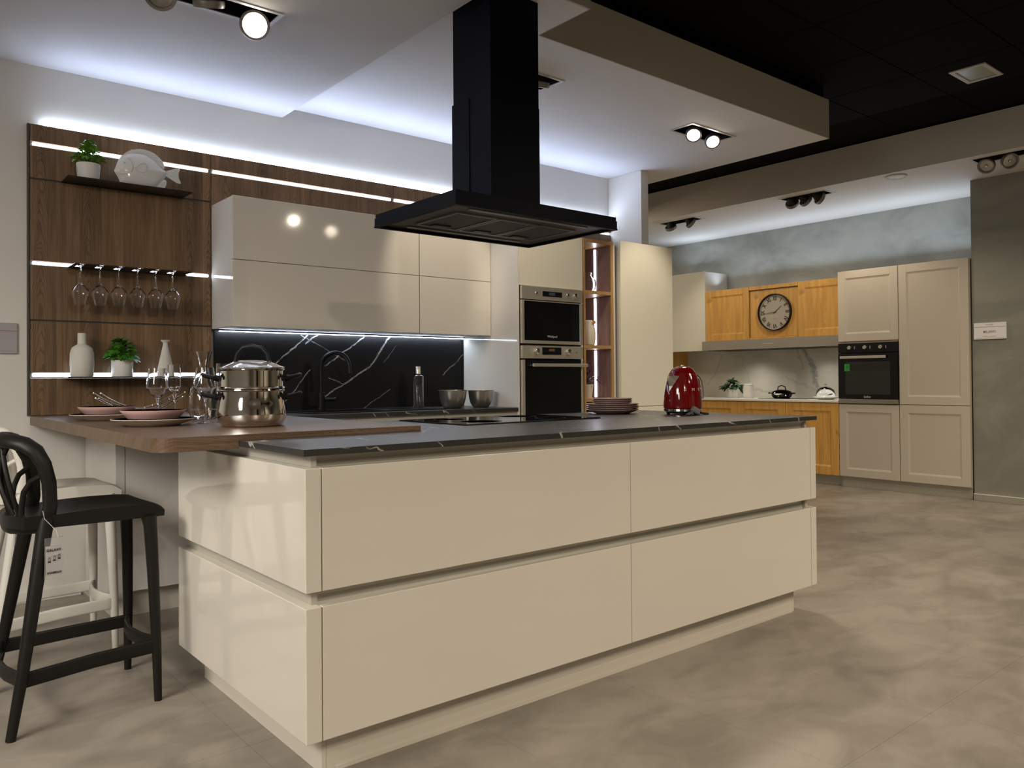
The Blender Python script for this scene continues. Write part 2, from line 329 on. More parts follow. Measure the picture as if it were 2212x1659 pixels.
# ------------------------------------------------------------ setting
fl = struct(MB().box(-3.7, 8.2, -6.3, 5.3, -.12, -.012).build('floor', MT['joint']))
ft = .6115; x0g = 1.2115-ft*8; 
for i in range(20):
    xa = x0g+ft*i
    if xa > 7.4: break
    for j in range(8):
        ya = -.85-1.223*3+1.223*j
        xb, yb = min(xa+ft-.0009, 7.405), ya+1.2221
        if xb < -3.5: continue
        MB().box(xa, xb, ya, yb, -.012, 0).build('floor_tile', MT['floor'], fl)
kw = struct(MB().box(-3.6, 3.958, 2.64, 2.76, -.01, 3.15).build('wall_kitchen', MT['wall']))
struct(MB().box(3.962, 4.046, 2.282, 5.2, -.01, 2.775).build('wall_partition', MT['wall']))
struct(MB().box(-3.72, -3.6, -6.3, 2.76, -.01, 3.15).build('wall_left', MT['wall']))
struct(MB().box(-3.6, 7.9, -6.3, -6.2, -.01, 3.2).build('wall_rear', MT['taupe']))
struct(MB().box(7.41, 7.55, .9, 5.3, -.01, 2.9).build('wall_far', MT['bluewall']))
struct(MB().box(6.73, 7.55, -6.2, .868, .0, 2.834).build('wall_right', MT['greywall']))
struct(MB().box(4.05, 7.41, 5.2, 5.3, -.01, 3.2).build('wall_end', MT['wall']))
for k, (xa, xb, za, zb, mm) in enumerate(((-3.2, -2.2, 0, 2.2, 'taupe'), (-1.9, -.9, .9, 2.3, 'lacqw'), (-.6, .1, 0, 2.3, 'blk'), (.35, .75, 0, 2.6, 'oak'), (1.0, 2.4, .8, 2.3, 'lacqw'), (2.6, 2.9, 0, 2.5, 'blk'), (3.1, 4.3, 0, 2.2, 'lacqw'), (4.6, 5.4, 0, 2.2, 'lacqw'), (5.6, 6.5, 0, 2.3, 'taupe'))):  # unseen rear-wall panels added to give glossy surfaces bright and dark reflections
    struct(MB().bbox(xa, xb, -6.198, -6.12, za, zb, .004, 1).build('trim_%d' % (k+1), MT[mm]))
bb = struct(MB().bbox(6.712, 6.73, -6.2, .868, 0, .055, .003).build('baseboard_right', MT['plinthm']))
MB().box(6.710, 6.731, -6.2, .868, .055, .060).build('baseboard_lip', MT['white_top'], bb)
HA = (-.06, .512, 1.325, 1.47); HB = (3.335, 3.79, 1.28, 1.46); HC = (1.60, 2.14, 1.262, 1.44)
HF1 = (6.03, 6.20, 1.86, 2.33); HF2 = (6.06, 6.23, 3.38, 3.86); HF3 = (5.99, 6.16, .05, .585)
struct(MB().slab(-3.6, 1.089, -6.2, 2.64, 2.71, 2.84, [HA]).build('ceiling', MT['ceilshade']))
hc = struct(MB().slab(1.091, 1.639, .55, 2.64, 2.776, 2.90, [HC]).slab(1.6392, 4.36, .90, 2.64, 2.776, 2.90, [HB, (HC[0], HC[1], HC[2], HC[3])]).box(4.05, 4.36, 2.6405, 4.2, 2.776, 2.90).build('ceiling_bulkhead', MT['ceil']))
MB().box(1.62, 4.361, .893, .8995, 2.776, 3.05).box(4.3605, 4.366, .893, 4.2, 2.776, 3.05).box(1.6395, 1.645, .545, .893, 2.776, 3.05).box(1.09, 1.645, .54, .5495, 2.776, 3.05).build('fascia', MT['fascia'], hc)
struct(MB().box(-3.6, 4.34, .92, 2.76, 2.91, 3.155).box(-3.6, 1.62, -6.2, .92, 2.91, 3.155).build('ceiling_upstand', MT['blackgap']))
bc = struct(MB().box(-3.7, 8.0, -6.3, 5.3, 3.168, 3.26).build('ceiling_black', MT['blackgap']))
tl = .613
for i in range(-1, 8):
    for j in range(-8, 7):
        xa, ya = 5.235-tl*(i)-.0, .436+tl*j-tl
        if xa+tl > 6.0 or xa < .5: continue
        hole = abs(xa-4.622) < .02 and abs(ya+.177) < .02
        mb = MB()
        if hole: mb.slab(xa+.003, xa+tl-.003, ya+.003, ya+tl-.003, 3.15, 3.166, [(4.79, 5.07, .05, .24)])
        else: mb.bbox(xa+.003, xa+tl-.003, ya+.003, ya+tl-.003, 3.15, 3.166, .003, 1)
        mb.build('ceiling_tile', MT['blackceil'], bc)
fc = struct(MB().slab(5.905, 7.55, -6.2, 5.2, 2.835, 2.93, [HF1, HF2, HF3]).build('ceiling_far', MT['ceil']))
MB().box(5.90, 5.9045, -6.2, 5.2, 2.835, 3.15).build('fascia', MT['fascia'], fc)
struct(MB().bbox(-3.6, -.02, 2.625, 2.64, 0, .06, .003).build('baseboard_left', MT['wall']))

# ------------------------------------------------------------ ceiling lamps
def gimbal(root, c, d, lit, R_=.062):
    d = Vector(d).normalized(); q = d.to_track_quat('Z', 'Y').to_matrix()
    c = Vector(c)
    ring = MB().lathe([(R_*.80, -.004), (R_*.84, .010), (R_, .012), (R_*1.05, .004), (R_*1.03, -.016), (R_*.92, -.02), (R_*.80, -.012)], c, 28, q, closed=True).build('lamp_ring', MT['lampring'], root)
    MB().lathe([(0, -.075), (R_*.3, -.075), (R_*.45, -.06), (R_*.75, -.02), (R_*.82, -.004), (R_*.80, -.004), (R_*.70, -.02), (R_*.4, -.05), (0, -.055)], c, 28, q).build('reflector', MT['lampin'] , root)
    MB().lathe([(0, .001), (R_*.5, .0005), (R_*.80, -.002)], c, 28, q).build('lamp_face', MT['lit'] if lit else MT['unlit'], root)
    if not lit:
        MB().lathe([(0, .012), (R_*.14, .009), (R_*.2, .002)], c, 14, q).build('lamp_cap', MT['refl'], root)
def fixture(h, z, lamps, label, axis='x'):
    x0, x1, y0, y1 = h; r = thing('recessed_spotlight', label, 'ceiling light', ((x0+x1)/2, (y0+y1)/2, z), None)
    e = .012
    MB().slab(x0-e, x1+e, y0-e, y1+e, z-.004, z-.0002, [(x0+.006, x1-.006, y0+.006, y1-.006)]).build('trim_frame', MT['framew'], r)
    t = .003; H = .115
    MB().box(x0+.001, x1-.001, y0+.001, y1-.001, z+H, z+H+t).box(x0+.001, x0+t, y0+.001, y1-.001, z, z+H).box(x1-t, x1-.001, y0+.001, y1-.001, z, z+H).box(x0+.001, x1-.001, y0+.001, y0+t, z, z+H).box(x0+.001, x1-.001, y1-t, y1-.001, z, z+H).build('housing', MT['lampin'], r)
    for q in lamps: gimbal(r, *q)
    for q in lamps:
        c = Vector(q[0]); MB().tube([c+Vector((0, 0, .03)), c+Vector((0, 0, .10))], .006, 8).build('pivot', MT['lampin'], r)
    return r
z = 2.71
fixture(HA, z, [((.03, 1.40, z-.03), (-.25, -.75, -.8), False), ((.226, 1.40, z-.012), (.25, .45, -1), False), ((.425, 1.40, z-.045), (-.35, -1, -.55), True)], 'three-lamp recessed spotlight at the top left, one lamp lit')
z = 2.776
fixture(HB, z, [((3.46, 1.37, z-.028), (-.75, -.6, -.95), True, .052), ((3.67, 1.37, z-.035), (-.6, -.8, -.95), True, .052)], 'two-lamp recessed spotlight with both lamps lit, right of the hood chimney')
fixture(HC, z, [((1.70, 1.35, z-.02), (.1, .6, -1), False), ((1.87, 1.35, z-.02), (0, .8, -1), False), ((2.04, 1.35, z-.02), (.1, .35, -1), False)], 'recessed spotlight half hidden behind the black hood chimney')
z = 2.835
fixture(HF1, z, [((6.115, 2.24, z-.05), (1, .2, -.75), False), ((6.115, 2.095, z-.045), (1, -.3, -.6), False), ((6.115, 1.95, z-.045), (1, -.5, -.4), False)], 'three-lamp black recessed spotlight above the oak cabinets, lamps turned away')
fixture(HF2, z, [((6.145, 3.76, z-.05), (.8, .2, -1), False), ((6.145, 3.48, z-.04), (1, -.4, -.7), False)], 'two-lamp black recessed spotlight, farthest one in the back kitchen')
fixture(HF3, z, [((6.075, .50, z-.055), (-.8, -.1, -.6), False), ((6.075, .33, z-.05), (-.65, -.6, -.5), False), ((6.075, .16, z-.05), (-.8, -.4, -.5), False)], 'recessed spotlight of unlit silver lamps above the grey plaster wall')
spot('lamp_light', (.38, 1.30, 2.62), (.0, -.6, .6), 40, 75)
spot('lamp_light', (3.38, 1.28, 2.68), (2.2, 0.3, .9), 55, 75, .8, WARM, .09)
spot('lamp_light', (3.60, 1.28, 2.67), (2.9, .1, .9), 45, 75, .8, WARM, .09)
spot('lamp_light', (1.87, 1.42, 2.69), (2.02, 2.28, 1.86), 30, 46, .5)
spot('lamp_light', (2.06, 1.36, 2.69), (2.78, 2.0, 1.72), 26, 52, .7)
spot('lamp_light', (3.55, 1.30, 2.68), (3.62, 2.0, 1.35), 42, 62)
spot('lamp_light', (6.19, 2.24, 2.74), (6.95, 2.9, 1.6), 28, 85)
spot('lamp_light', (6.19, 1.95, 2.74), (6.75, 1.5, 1.5), 34, 90)
spot('lamp_light', (6.22, 3.6, 2.74), (7.0, 3.7, 1.2), 16, 80)
for y in (2.55, 3.45): spot('hood_light', (7.08, y, 1.405), (7.14, y, 0), 9, 140, 1, NEUT, .04)
r = thing('ceiling_downlight', 'small rectangular glass downlight in the black tile ceiling', 'ceiling light', (4.93, .145, 3.15))
MB().slab(4.772, 5.088, .032, .258, 3.142, 3.1498, [(4.80, 5.06, .06, .23)]).build('frame', MT['framew'], r)
MB().box(4.80, 5.06, .06, .23, 3.1485, 3.1495).build('glass_pane', MT['pane'], r)
r = thing('ceiling_speaker', 'round white disc speaker in the back kitchen ceiling', 'speaker', (6.05, 1.205, 2.835))
MB().lathe([(.075, -.0005), (.09, -.004), (.086, -.012), (.068, -.012), (.066, -.006), (.066, -.0005)], (6.05, 1.205, 2.835), 28, closed=True).build('rim', MT['ceil'], r)
MB().lathe([(0, -.014), (.05, -.014), (.064, -.010), (.064, -.001), (0, -.001)], (6.05, 1.205, 2.835), 28).build('grille', MT['framew'], r)

# ------------------------------------------------------------ walnut wall panelling with LED channels
WX = [-.252, .648, 1.854, 3.06, 3.955]; PF, PB = 2.611, 2.630
pn = thing('wood_wall_panelling', 'walnut wall panelling with lit horizontal LED channels behind the worktop', 'wall panelling', (1.85, 2.63, .935))
rows = [(2.316, 2.404), (2.132, 2.294), (1.714, 2.124), (1.418, 1.694), (1.151, 1.410), (.936, 1.123)]
for k in range(4):
    for (a, b) in (rows if k == 0 else [(2.316, 2.404), (1.402, 2.294)]):
        if k >= 2 and a < 1.5: a = 2.06
        MB().bbox(WX[k]+.002, WX[k+1]-.002, PF, PB, a, b, .0012, 1).build('panel', MT['wood'], pn)
    for zc, nm in ((2.305, 'top'),) if k else ((2.305, 'top'), (1.7035, 'mid'), (1.1400, 'low')):
        MB().box(WX[k]+.004, WX[k+1]-.004, PF+.014, PB, zc-.0095, zc+.0095).build('channel', MT['edge'], pn)
        hh = .0085 if nm == 'low' else .0068
        sp = [(WX[k]+.012, WX[k+1]-.016)]
        for (a, b) in sp: MB().bbox(a, b, PF+.001, PF+.013, zc-hh, zc+hh, .003, 2).build('led_strip', MT['led'], pn)
MB().box(-.262, -.253, PF-.001, 2.638, .936, 2.404).build('edge_trim', MT['edge'], pn)
for x in WX[1:4]: MB().box(x-.0015, x+.0015, PF+.004, PB, 2.06, 2.404).build('joint_strip', MT['edge'], pn)
for zz in (2.128, 1.414): MB().box(WX[0]+.002, WX[1]-.002, PF+.008, PB, zz-.004, zz+.004).build('channel', MT['edge'], pn)
MB().box(WX[0]+.06, WX[4]-.02, 2.618, 2.628, 2.4045, 2.411).build('cove_led_strip', MT['ledtop'], pn)

def shelf(name, z, label):
    r = thing(name, label, 'shelf', (.19, 2.53, z))
    MB().box(-.112, .492, 2.452, 2.6105, z-.004, z).build('tray', MT['bronze'], r)
    MB().box(-.112, .492, 2.4465, 2.4515, z-.006, z+.001).build('front_lip', MT['bronze'], r)
    return r
shelf('floating_shelf', 2.132, 'thin dark metal shelf under the white fish sculpture')
shelf('floating_shelf', 1.1285, 'thin dark metal shelf below the white vases on the walnut wall')
r = thing('glass_rack', 'dark metal rack holding six upside-down wine glasses', 'rack', (.19, 2.53, 1.70))
MB().box(-.088, .497, 2.56, 2.6105, 1.690, 1.694).build('back_bar', MT['bronze'], r)
gx = [-.052, .039, .128, .218, .308, .395]
ex = [-.088]+[v for g in gx for v in (g-.014, g+.014)]+[.480]
for k in range(0, len(ex), 2):
    MB().box(ex[k], ex[k+1], 2.415, 2.5595, 1.690, 1.694).build('finger', MT['bronze'], r)

# ------------------------------------------------------------ drinking glasses
def glass_profile(h, bowl_w, rim, bowl_b, foot, wide_t, t=.0016, stem=.004):
    hb = h-bowl_b
    out = [(0, 0), (foot, 0), (foot, .0015), (foot*.5, .004), (stem*1.3, .012), (stem, .03), (stem, bowl_b-.012), (stem*1.8, bowl_b-.003)]
    prof = [(.30, .04), (.62, .15), (.86, .28), (.985, wide_t), (1.0, wide_t+.05)]
    o = [(bowl_w*a, bowl_b+hb*b) for a, b in prof]
    for k in range(1, 6):
        u = k/5; o.append((bowl_w+(rim-bowl_w)*(u**1.15), bowl_b+hb*(wide_t+.05+(1-wide_t-.05)*u)))
    inn = [(max(a-t, .0), b+(t*1.5 if i < 3 else 0)) for i, (a, b) in enumerate(o)][::-1]
    return out, o, inn
def make_glass(label, h, bw, rim, bb_, foot, wt, name='wine_glass', group=None):
    r = thing(name, label, 'glass', (0, 0, 0), group); out, o, inn = glass_profile(h, bw, rim, bb_, foot, wt)
    MB().lathe(out+o+inn+[(0, bb_+.003)], (0, 0, 0), 28).build('bowl_and_stem', MT['glass'], r); return r
g0 = make_glass('wine glass hung upside down in the rack, first from the left', .205, .0415, .028, .098, .032, .36, group='wine glasses hanging in the rack')
def hang(o, x): o.rotation_euler = (PI, 0, 0); o.location = (x, 2.475, 1.6963)
nm = ['first', 'second', 'third', 'fourth', 'fifth', 'sixth']
for i, x in enumerate(gx):
    g = g0 if i == 0 else dup(g0, (0, 0, 0), 'wine glass hung upside down in the rack, %s from the left' % nm[i])
    hang(g, x)

# ------------------------------------------------------------ plants
def leaf_mesh(L, W, m, name='leaf', cup=.25, bend=.3):
    vs = []; n = 4
    for i in range(n+1):
        t = i/n; wd = W*math.sin(PI*min(1, (t*.92+.04)))**.8*(1-.25*t); zz = -bend*L*t*t
        vs += [(t*L, -wd/2, zz+cup*wd*.5), (t*L, 0, zz), (t*L, wd/2, zz+cup*wd*.5)]
    fs = []
    for i in range(n): fs += [(i*3, i*3+1, i*3+4, i*3+3), (i*3+1, i*3+2, i*3+5, i*3+4)]
    me = bpy.data.meshes.new(name); me.from_pydata(vs, [], fs); me.materials.append(m)
    for p in me.polygons: p.use_smooth = True
    return me
def plant(name, label, loc, pot_r, pot_h, leafm, nleaf, spread, height, L, W, potm, rb=.9, tuft=0, seed=1, cat='plant', fall=.3, sq=1):
    rnd = random.Random(seed); r = thing(name, label, cat, loc); c = Vector(loc)
    MB().lathe([(0, 0), (pot_r*rb*.96, 0), (pot_r*rb, .004), (pot_r, pot_h-.003), (pot_r*.985, pot_h), (pot_r*.93, pot_h), (pot_r*.90, pot_h-.018)], c, 32).build('pot', potm, r)
    MB().lathe([(0, pot_h-.012), (pot_r*.92, pot_h-.016)], c, 20).build('soil', MT['soil'], r)
    mes = [leaf_mesh(L*s, W*s, leafm) for s in (.8, 1.0, 1.2)]
    sb = MB(); 
    for k in range(nleaf):
        az = rnd.uniform(0, 2*PI); u = rnd.random()
        if tuft and k < nleaf*tuft: rad = spread*.28*rnd.random(); hh = height*(.55+.45*rnd.random())
        else: rad = spread*(.25+.75*math.sqrt(u)); hh = height*(.12+.62*(1-(rad/spread)**2)*rnd.uniform(.5, 1.1)+.12*rnd.random())
        p = Vector((math.cos(az)*rad*.72, math.sin(az)*rad*.72, pot_h-.008+hh))
        o = bpy.data.objects.new('leaf', rnd.choice(mes)); COL.objects.link(o); o.parent = r; o.location = p
        o.rotation_euler = (rnd.uniform(-.5, .5), rnd.uniform(-.7, .35)+(fall if rad > spread*.6 else -.15), az+rnd.uniform(-.6, .6))
        if k % 4 == 0:
            q = c+Vector((math.cos(az)*rad*.15, math.sin(az)*rad*.15, pot_h-.015)); sb.tube([q, (q+c+p)/2+Vector((0, 0, .01)), c+p], .0013, 5)
    sb.build('stems', MT['stem'], r); return r
plant('potted_herb', 'small-leaved green herb in a white pot on the top shelf', (-.003, 2.53, 2.1325), .056, .088, MT['leafa'], 260, .088, .125, .025, .019, MT['pot'], .9, .45, 3, fall=.05)
plant('potted_basil', 'broad-leaved green basil in a white pot between the two white vases', (.157, 2.535, 1.1295), .053, .086, MT['leafb'], 110, .078, .118, .042, .036, MT['pot'], .97, .2, 5, fall=.12)
plant('potted_plant', 'dark green leafy plant in a white pot on the back kitchen counter', (7.05, 3.60, .8605), .072, .10, MT['leafc'], 70, .12, .13, .075, .042, MT['pot'], .92, .25, 8)

# ------------------------------------------------------------ decor on the walnut shelves
tag(MB().lathe([(0, 0), (.050, 0), (.053, .006), (.056, .07), (.055, .12), (.047, .147), (.030, .160), (.021, .166), (.020, .220), (.0195, .222), (.015, .222), (.015, .17), (0, .165)], (-.034, 2.53, 1.1295), 36).build('bottle_vase', MT['ceramm']), 'matte white bottle-shaped vase at the left end of the lower walnut shelf', 'vase')
tag(MB().lathe([(0, 0), (.046, 0), (.047, .004), (.0125, .172), (.012, .182), (.024, .195), (.0235, .197), (.010, .188), (0, .18)], (.372, 2.53, 1.1295), 36).build('cone_vase', MT['ceramm']), 'slim white cone-shaped vase with flared lip on the lower walnut shelf', 'vase')
fy = 2.52
fish = thing('fish_sculpture', 'glossy white ceramic fish sculpture on the top metal shelf', 'sculpture', (.24, fy, 2.1325))
FB = [(.1161,2.2074),(.1234,2.226),(.1322,2.2529),(.1469,2.284),(.1734,2.3029),(.2091,2.3146),(.2573,2.3175),(.3,2.3022),(.3369,2.2741),(.3618,2.2487),(.3806,2.2385),(.3821,2.2239),(.3679,2.2036),(.3554,2.182),(.3398,2.1632),(.3242,2.142),(.28,2.1335),(.2327,2.1327),(.1525,2.1401),(.1408,2.159),(.1306,2.1796),(.119,2.1968)]
def subdiv(P, k=2):
    for _ in range(k):
        Q = []; n = len(P)
        for i in range(n):
            a, b, c2, d = P[i-1], P[i], P[(i+1) % n], P[(i+2) % n]
            Q.append(b); Q.append(tuple((-a[j]+9*b[j]+9*c2[j]-d[j])/16 for j in (0, 1)))
        P = Q
    return P
def inflate(P, y, th, cx, cz, rings=8):
    mb = MB(); n = len(P); vs = []
    for side in (-1, 1):
        for k in range(rings):
            s = 1-(k/rings)**1.0; t = th*math.sqrt(max(0, 1-s*s))
            vs += [(cx+(px-cx)*s, y+side*t, cz+(pz-cz)*s) for px, pz in P]
        vs.append((cx, y+side*th, cz))
    blk = rings*n+1; fs = []
    for q in (0, 1):
        o = q*blk
        for k in range(rings-1): fs += [(o+k*n+i, o+k*n+(i+1) % n, o+(k+1)*n+(i+1) % n, o+(k+1)*n+i) for i in range(n)]
        fs += [(o+(rings-1)*n+i, o+(rings-1)*n+(i+1) % n, o+blk-1) for i in range(n)]
    return mb.add(vs, fs, True)
inflate(subdiv(FB, 1), fy, .031, .235, 2.225).build('body', MT['ceram'], fish)
def ribbed(P, name, th, nr, a, b):
    mb = MB(); mb.prism(subdiv(P, 1), fy-th, fy+th, 'y'); mb.build(name, MT['ceram'], fish)
    rb = MB()
    for k in range(nr):
        u = (k+.5)/nr; p = Vector(a[0]).lerp(Vector(a[1]), u); q = Vector(b[0]).lerp(Vector(b[1]), u)
        rb.tube([(p.x, fy-th, p.y), (q.x, fy-th, q.y)], .0024, 6)
    rb.build(name+'_ribs', MT['ceram'], fish)
FD = [(.1557,2.2919),(.1823,2.3173),(.2211,2.3347),(.2634,2.3403),(.3123,2.3288),(.3494,2.2991),(.365,2.2722),(.3634,2.2522),(.3369,2.2692),(.2999,2.2973),(.2573,2.3127),(.2091,2.3095),(.1764,2.2986)]
MB().prism(subdiv(FD, 1), fy-.006, fy+.006, 'y').build('dorsal_fin', MT['ceram'], fish)
rb = MB()
for k in range(15):
    u = k/14; ox = [(.20,2.330),(.2634,2.338),(.3123,2.326),(.3494,2.297),(.362,2.262)]; ix = [(.188,2.304),(.23,2.314),(.2573,2.316),(.30,2.300),(.345,2.266)]
    def at(P, u):
        f = u*(len(P)-1); i = min(int(f), len(P)-2); return Vector(P[i]).lerp(Vector(P[i+1]), f-i)
    p, q = at(ix, u), at(ox, u); rb.tube([(p.x, fy-.0062, p.y), (q.x, fy-.0062, q.y)], .0026, 6)
rb.build('dorsal_fin_ribs', MT['ceram'], fish)
ribbed([(.3696,2.2368),(.3964,2.2526),(.4473,2.2691),(.4377,2.2376),(.4408,2.2116),(.4519,2.1866),(.4311,2.1868),(.3963,2.2047),(.3695,2.2187)], 'tail_fin', .006, 7, [(.383,2.236),(.383,2.222)], [(.440,2.262),(.440,2.19)])
ribbed([(.3554,2.1885),(.3679,2.1937),(.3757,2.1851),(.3725,2.1616),(.3584,2.1414),(.3211,2.1370),(.3367,2.1661)], 'anal_fin', .007, 6, [(.350,2.182),(.330,2.15)], [(.370,2.184),(.356,2.145)])
P_ = [(.2134,2.2295),(.233,2.2504),(.2541,2.2604),(.2647,2.2524),(.2662,2.23),(.254,2.2102),(.2299,2.2113)]
MB().prism(subdiv(P_, 1), fy-.0345, fy-.027, 'y').build('pectoral_fin', MT['ceram'], fish)
MB().tube([(.214, fy-.034, 2.2295), (.233, fy-.0362, 2.2504), (.2541, fy-.0352, 2.2604), (.2647, fy-.0345, 2.2524), (.2662, fy-.0335, 2.23)], .0022, 6).build('pectoral_fin_rim', MT['ceram'], fish)
MB().lathe([(0, .004), (.003, .003), (.0045, 0)], (.160, fy-.0232, 2.250), 12, Matrix(((1, 0, 0), (0, 0, -1), (0, 1, 0)))).build('eye', MT['ceram'], fish)
MB().tube([(.118, fy-.004, 2.200), (.135, fy-.015, 2.192), (.15, fy-.0215, 2.188), (.163, fy-.0235, 2.194), (.175, fy-.0255, 2.194), (.184, fy-.028, 2.206)], .002, 6).tube([(.178, fy-.0265, 2.275), (.195, fy-.030, 2.255), (.199, fy-.0315, 2.23), (.19, fy-.0295, 2.205)], .0018, 6).build('gill_and_mouth_lines', MT['ceram'], fish)

# ------------------------------------------------------------ island
def fronts_box(mb, *a): return mb.bbox(*a, .0022, 2)
Z1, Z2, Z3, Z4 = .863, .528, .487, .123
def island_unit(x0, x1, label):
    r = thing('island_drawer_unit', label, 'cabinet', ((x0+x1)/2, .5, Z4))
    MB().box(x0+.002, x1-.002, .055, 1.0, Z4, .894).build('carcass', MT['carc'], r)
    MB().bbox(x0+.0015, x1-.0015, 0, .022, Z2, Z1, .0022).build('drawer_front', MT['lacq'], r)
    MB().bbox(x0+.0015, x1-.0015, 0, .022, Z4, Z3, .0022).build('drawer_front', MT['lacq'], r)
    for a, b in ((Z1-.03, .895), (Z3-.03, Z2+.03)):
        mb = MB(); n = 6
        P = [(.0545, a), (.0265, a)]+[(.030+.016*math.sin(PI*k/n), a+(b-a)*k/n) for k in range(n+1)]+[(.0265, b), (.0545, b)]
        mb.prism([(p[0], p[1]) for p in P], x0, x1, 'x'); mb.build('grip_channel', MT['gola'], r)
island_unit(.048, 1.287, 'glossy cream island drawer unit nearest the camera, wide fronts')
island_unit(1.287, 2.530, 'glossy cream island drawer unit at the far right end of the island')
def side_clad(name, xa, xb, label, inner):
    r = thing(name, label, 'panel', ((xa+xb)/2, .5, Z4))
    MB().bbox(xa, xb, 0, 1.084, Z2, Z1, .0022).build('upper_panel', MT['lacq'], r)
    MB().bbox(xa, xb, 0, 1.084, Z4, Z3, .0022).build('lower_panel', MT['lacq'], r)
    a, b = inner
    MB().box(a, b, .030, 1.05, Z3+.0005, Z2-.0005).box(a, b, .030, 1.05, Z1+.0005, .8955).build('grip_channel', MT['gola'], r)
side_clad('island_side_panel', 0, .0465, 'glossy cream side cladding on the left end of the island, facing the stools', (.03, .047))
side_clad('island_side_panel', 2.5315, 2.578, 'narrow glossy cream cladding closing the right end of the island', (2.5315, 2.548))
r = thing('island_back_panel', 'cream panel closing the hidden rear of the island', 'panel', (1.3, 1.04, Z4))
MB().box(.048, 2.53, 1.002, 1.05, Z4, .894).build('board', MT['lacq'], r)
r = thing('island_plinth', 'recessed cream plinth under the kitchen island', 'plinth', (1.28, .5, 0))
MB().bbox(.0905, 2.468, .066, .082, .0, .1225, .001, 1).build('front_board', MT['plinth'], r)
MB().bbox(.075, .090, .066, 1.028, .0, .1225, .001, 1).build('side_board', MT['plinth'], r)
MB().bbox(2.4685, 2.484, .066, 1.028, .0, .1225, .001, 1).build('side_board', MT['plinth'], r)
MB().box(.12, 2.465, .062, .0655, .0, .012).build('floor_seal', MT['plinth'], r)
tag(MB().bbox(-.004, 2.592, .0, 1.14, .8965, .915, .0012, 1).build('island_worktop', MT['mtop']), 'long black veined worktop on the cream island', 'worktop')

# walnut breakfast counter
r_ = .06; XL, YF = -.252, .46
arc = [(XL+r_-r_*math.sin(a), YF+r_-r_*math.cos(a)) for a in [PI/2*k/8 for k in range(8, -1, -1)]]
mb = MB(); mb.prism(arc+[(.666, YF), (.666, 1.996), (.640, 1.996), (.640, 2.609), (XL, 2.609)], .9155, .934)
mb.prism(arc+[(-.0055, YF), (-.0055, 1.1415), (.640, 1.1415), (.640, 2.609), (XL, 2.609)], .890, .9155)
tag(mb.build('breakfast_counter', MT['woodx']), 'walnut breakfast counter running from the panelled wall onto the island', 'counter')

# hob
r = thing('induction_hob', 'flat black glass hob set on the island worktop', 'hob', (1.355, .85, .915))
MB().bbox(.965, 1.745, .598, 1.10, .9153, .9205, .0015, 2).build('glass_top', MT['hob'], r)
for (cx, cy, rr) in ((1.15, .73, .09), (1.15, .97, .07), (1.55, .73, .07), (1.55, .97, .09)):
    MB().lathe([(rr-.0012, .9206), (rr, .9207), (rr+.0012, .9206)], (cx, cy, 0), 40).build('zone_ring', MT['grey'], r)

# ------------------------------------------------------------ hood
r = thing('island_hood', 'large matte black island extractor hood hanging over the hob', 'extractor hood', (1.275, .765, 2.776))
hx0, hx1, hy0, hy1, hb, ht = .83, 1.722, .462, 1.072, 1.768, 1.826
MB().slab(hx0, hx1, hy0, hy1, hb+.006, hb+.04, [(hx0+.012, hx1-.012, hy0+.012, hy1-.012)]).slab(hx0+.003, hx1-.003, hy0+.003, hy1-.003, hb+.04, ht, []).build('canopy', MT['hood'], r)
MB().slab(hx0-.002, hx1+.002, hy0-.002, hy1+.002, hb, hb+.006, [(hx0+.016, hx1-.016, hy0+.016, hy1-.016)]).build('lower_lip', MT['hood'], r)
MB().box(hx0+.012, hx1-.012, hy0+.012, hy1-.012, hb+.010, hb+.014).build('underside_plate', MT['hoodin'], r)
fx0, fx1, fy0, fy1 = hx0+.11, hx1-.11, hy0+.15, hy1-.15
fw = (fx1-fx0)/3
for k in range(3):
    a, b = fx0+fw*k+.004, fx0+fw*(k+1)-.004
    fr = MB().slab(a, b, fy0, fy1, hb+.004, hb+.0098, [(a+.010, b-.010, fy0+.010, fy1-.010)]).build('filter_frame', MT['filtf'], r)
    MB().box(a+.010, b-.010, fy0+.010, fy1-.010, hb+.0065, hb+.0095).build('filter_mesh', MT['filt'], fr)
    MB().bbox((a+b)/2-.045, (a+b)/2+.045, fy1-.055, fy1-.018, hb+.002, hb+.0062, .004).build('filter_handle', MT['hoodin'], fr)
for y in (hy0+.075, hy1-.075): MB().bbox(hx0+.12, hx1-.12, y-.010, y+.010, hb+.005, hb+.0098, .003).build('light_strip', MT['strip'], r)
MB().box(1.146, 1.416, .643, .915, 2.30, 2.774).box(1.144, 1.418, .641, .788, ht, 2.3).build('chimney', MT['hood'], r)
MB().box(1.141, 1.4155, .792, .920, ht, 2.33).build('chimney_sleeve', MT['hood'], r)

# ------------------------------------------------------------ wall kitchen
def base_unit(x0, x1, label, sink=False):
    r = thing('base_cabinet', label, 'cabinet', ((x0+x1)/2, 2.3, .12))
    MB().box(x0+.001, x1-.001, 2.026, 2.605, .12, .73 if sink else .889).build('carcass', MT['carc'], r)
    MB().bbox(x0+.0015, x1-.0015, 2.004, 2.024, .125, .845, .0018).build('door', MT['lacqw'], r)
    MB().box(x0+.0005, x1-.0005, 2.018, 2.0255, .850, .73 if False else .889).build('grip_channel', MT['gola'], r)
base_unit(.042, .645, 'white base cabinet door under the walnut counter, behind the island')
base_unit(.648, 1.25, 'white base cabinet under the sink bowl', True)
base_unit(1.252, 1.85, 'white base cabinet below the drainer end of the sink', True)
base_unit(1.852, 2.415, 'white base cabinet beside the oven tower')
r = thing('cabinet_side_panel', 'pale side panel standing under the walnut counter against the wall', 'panel', (.02, 2.3, 0))
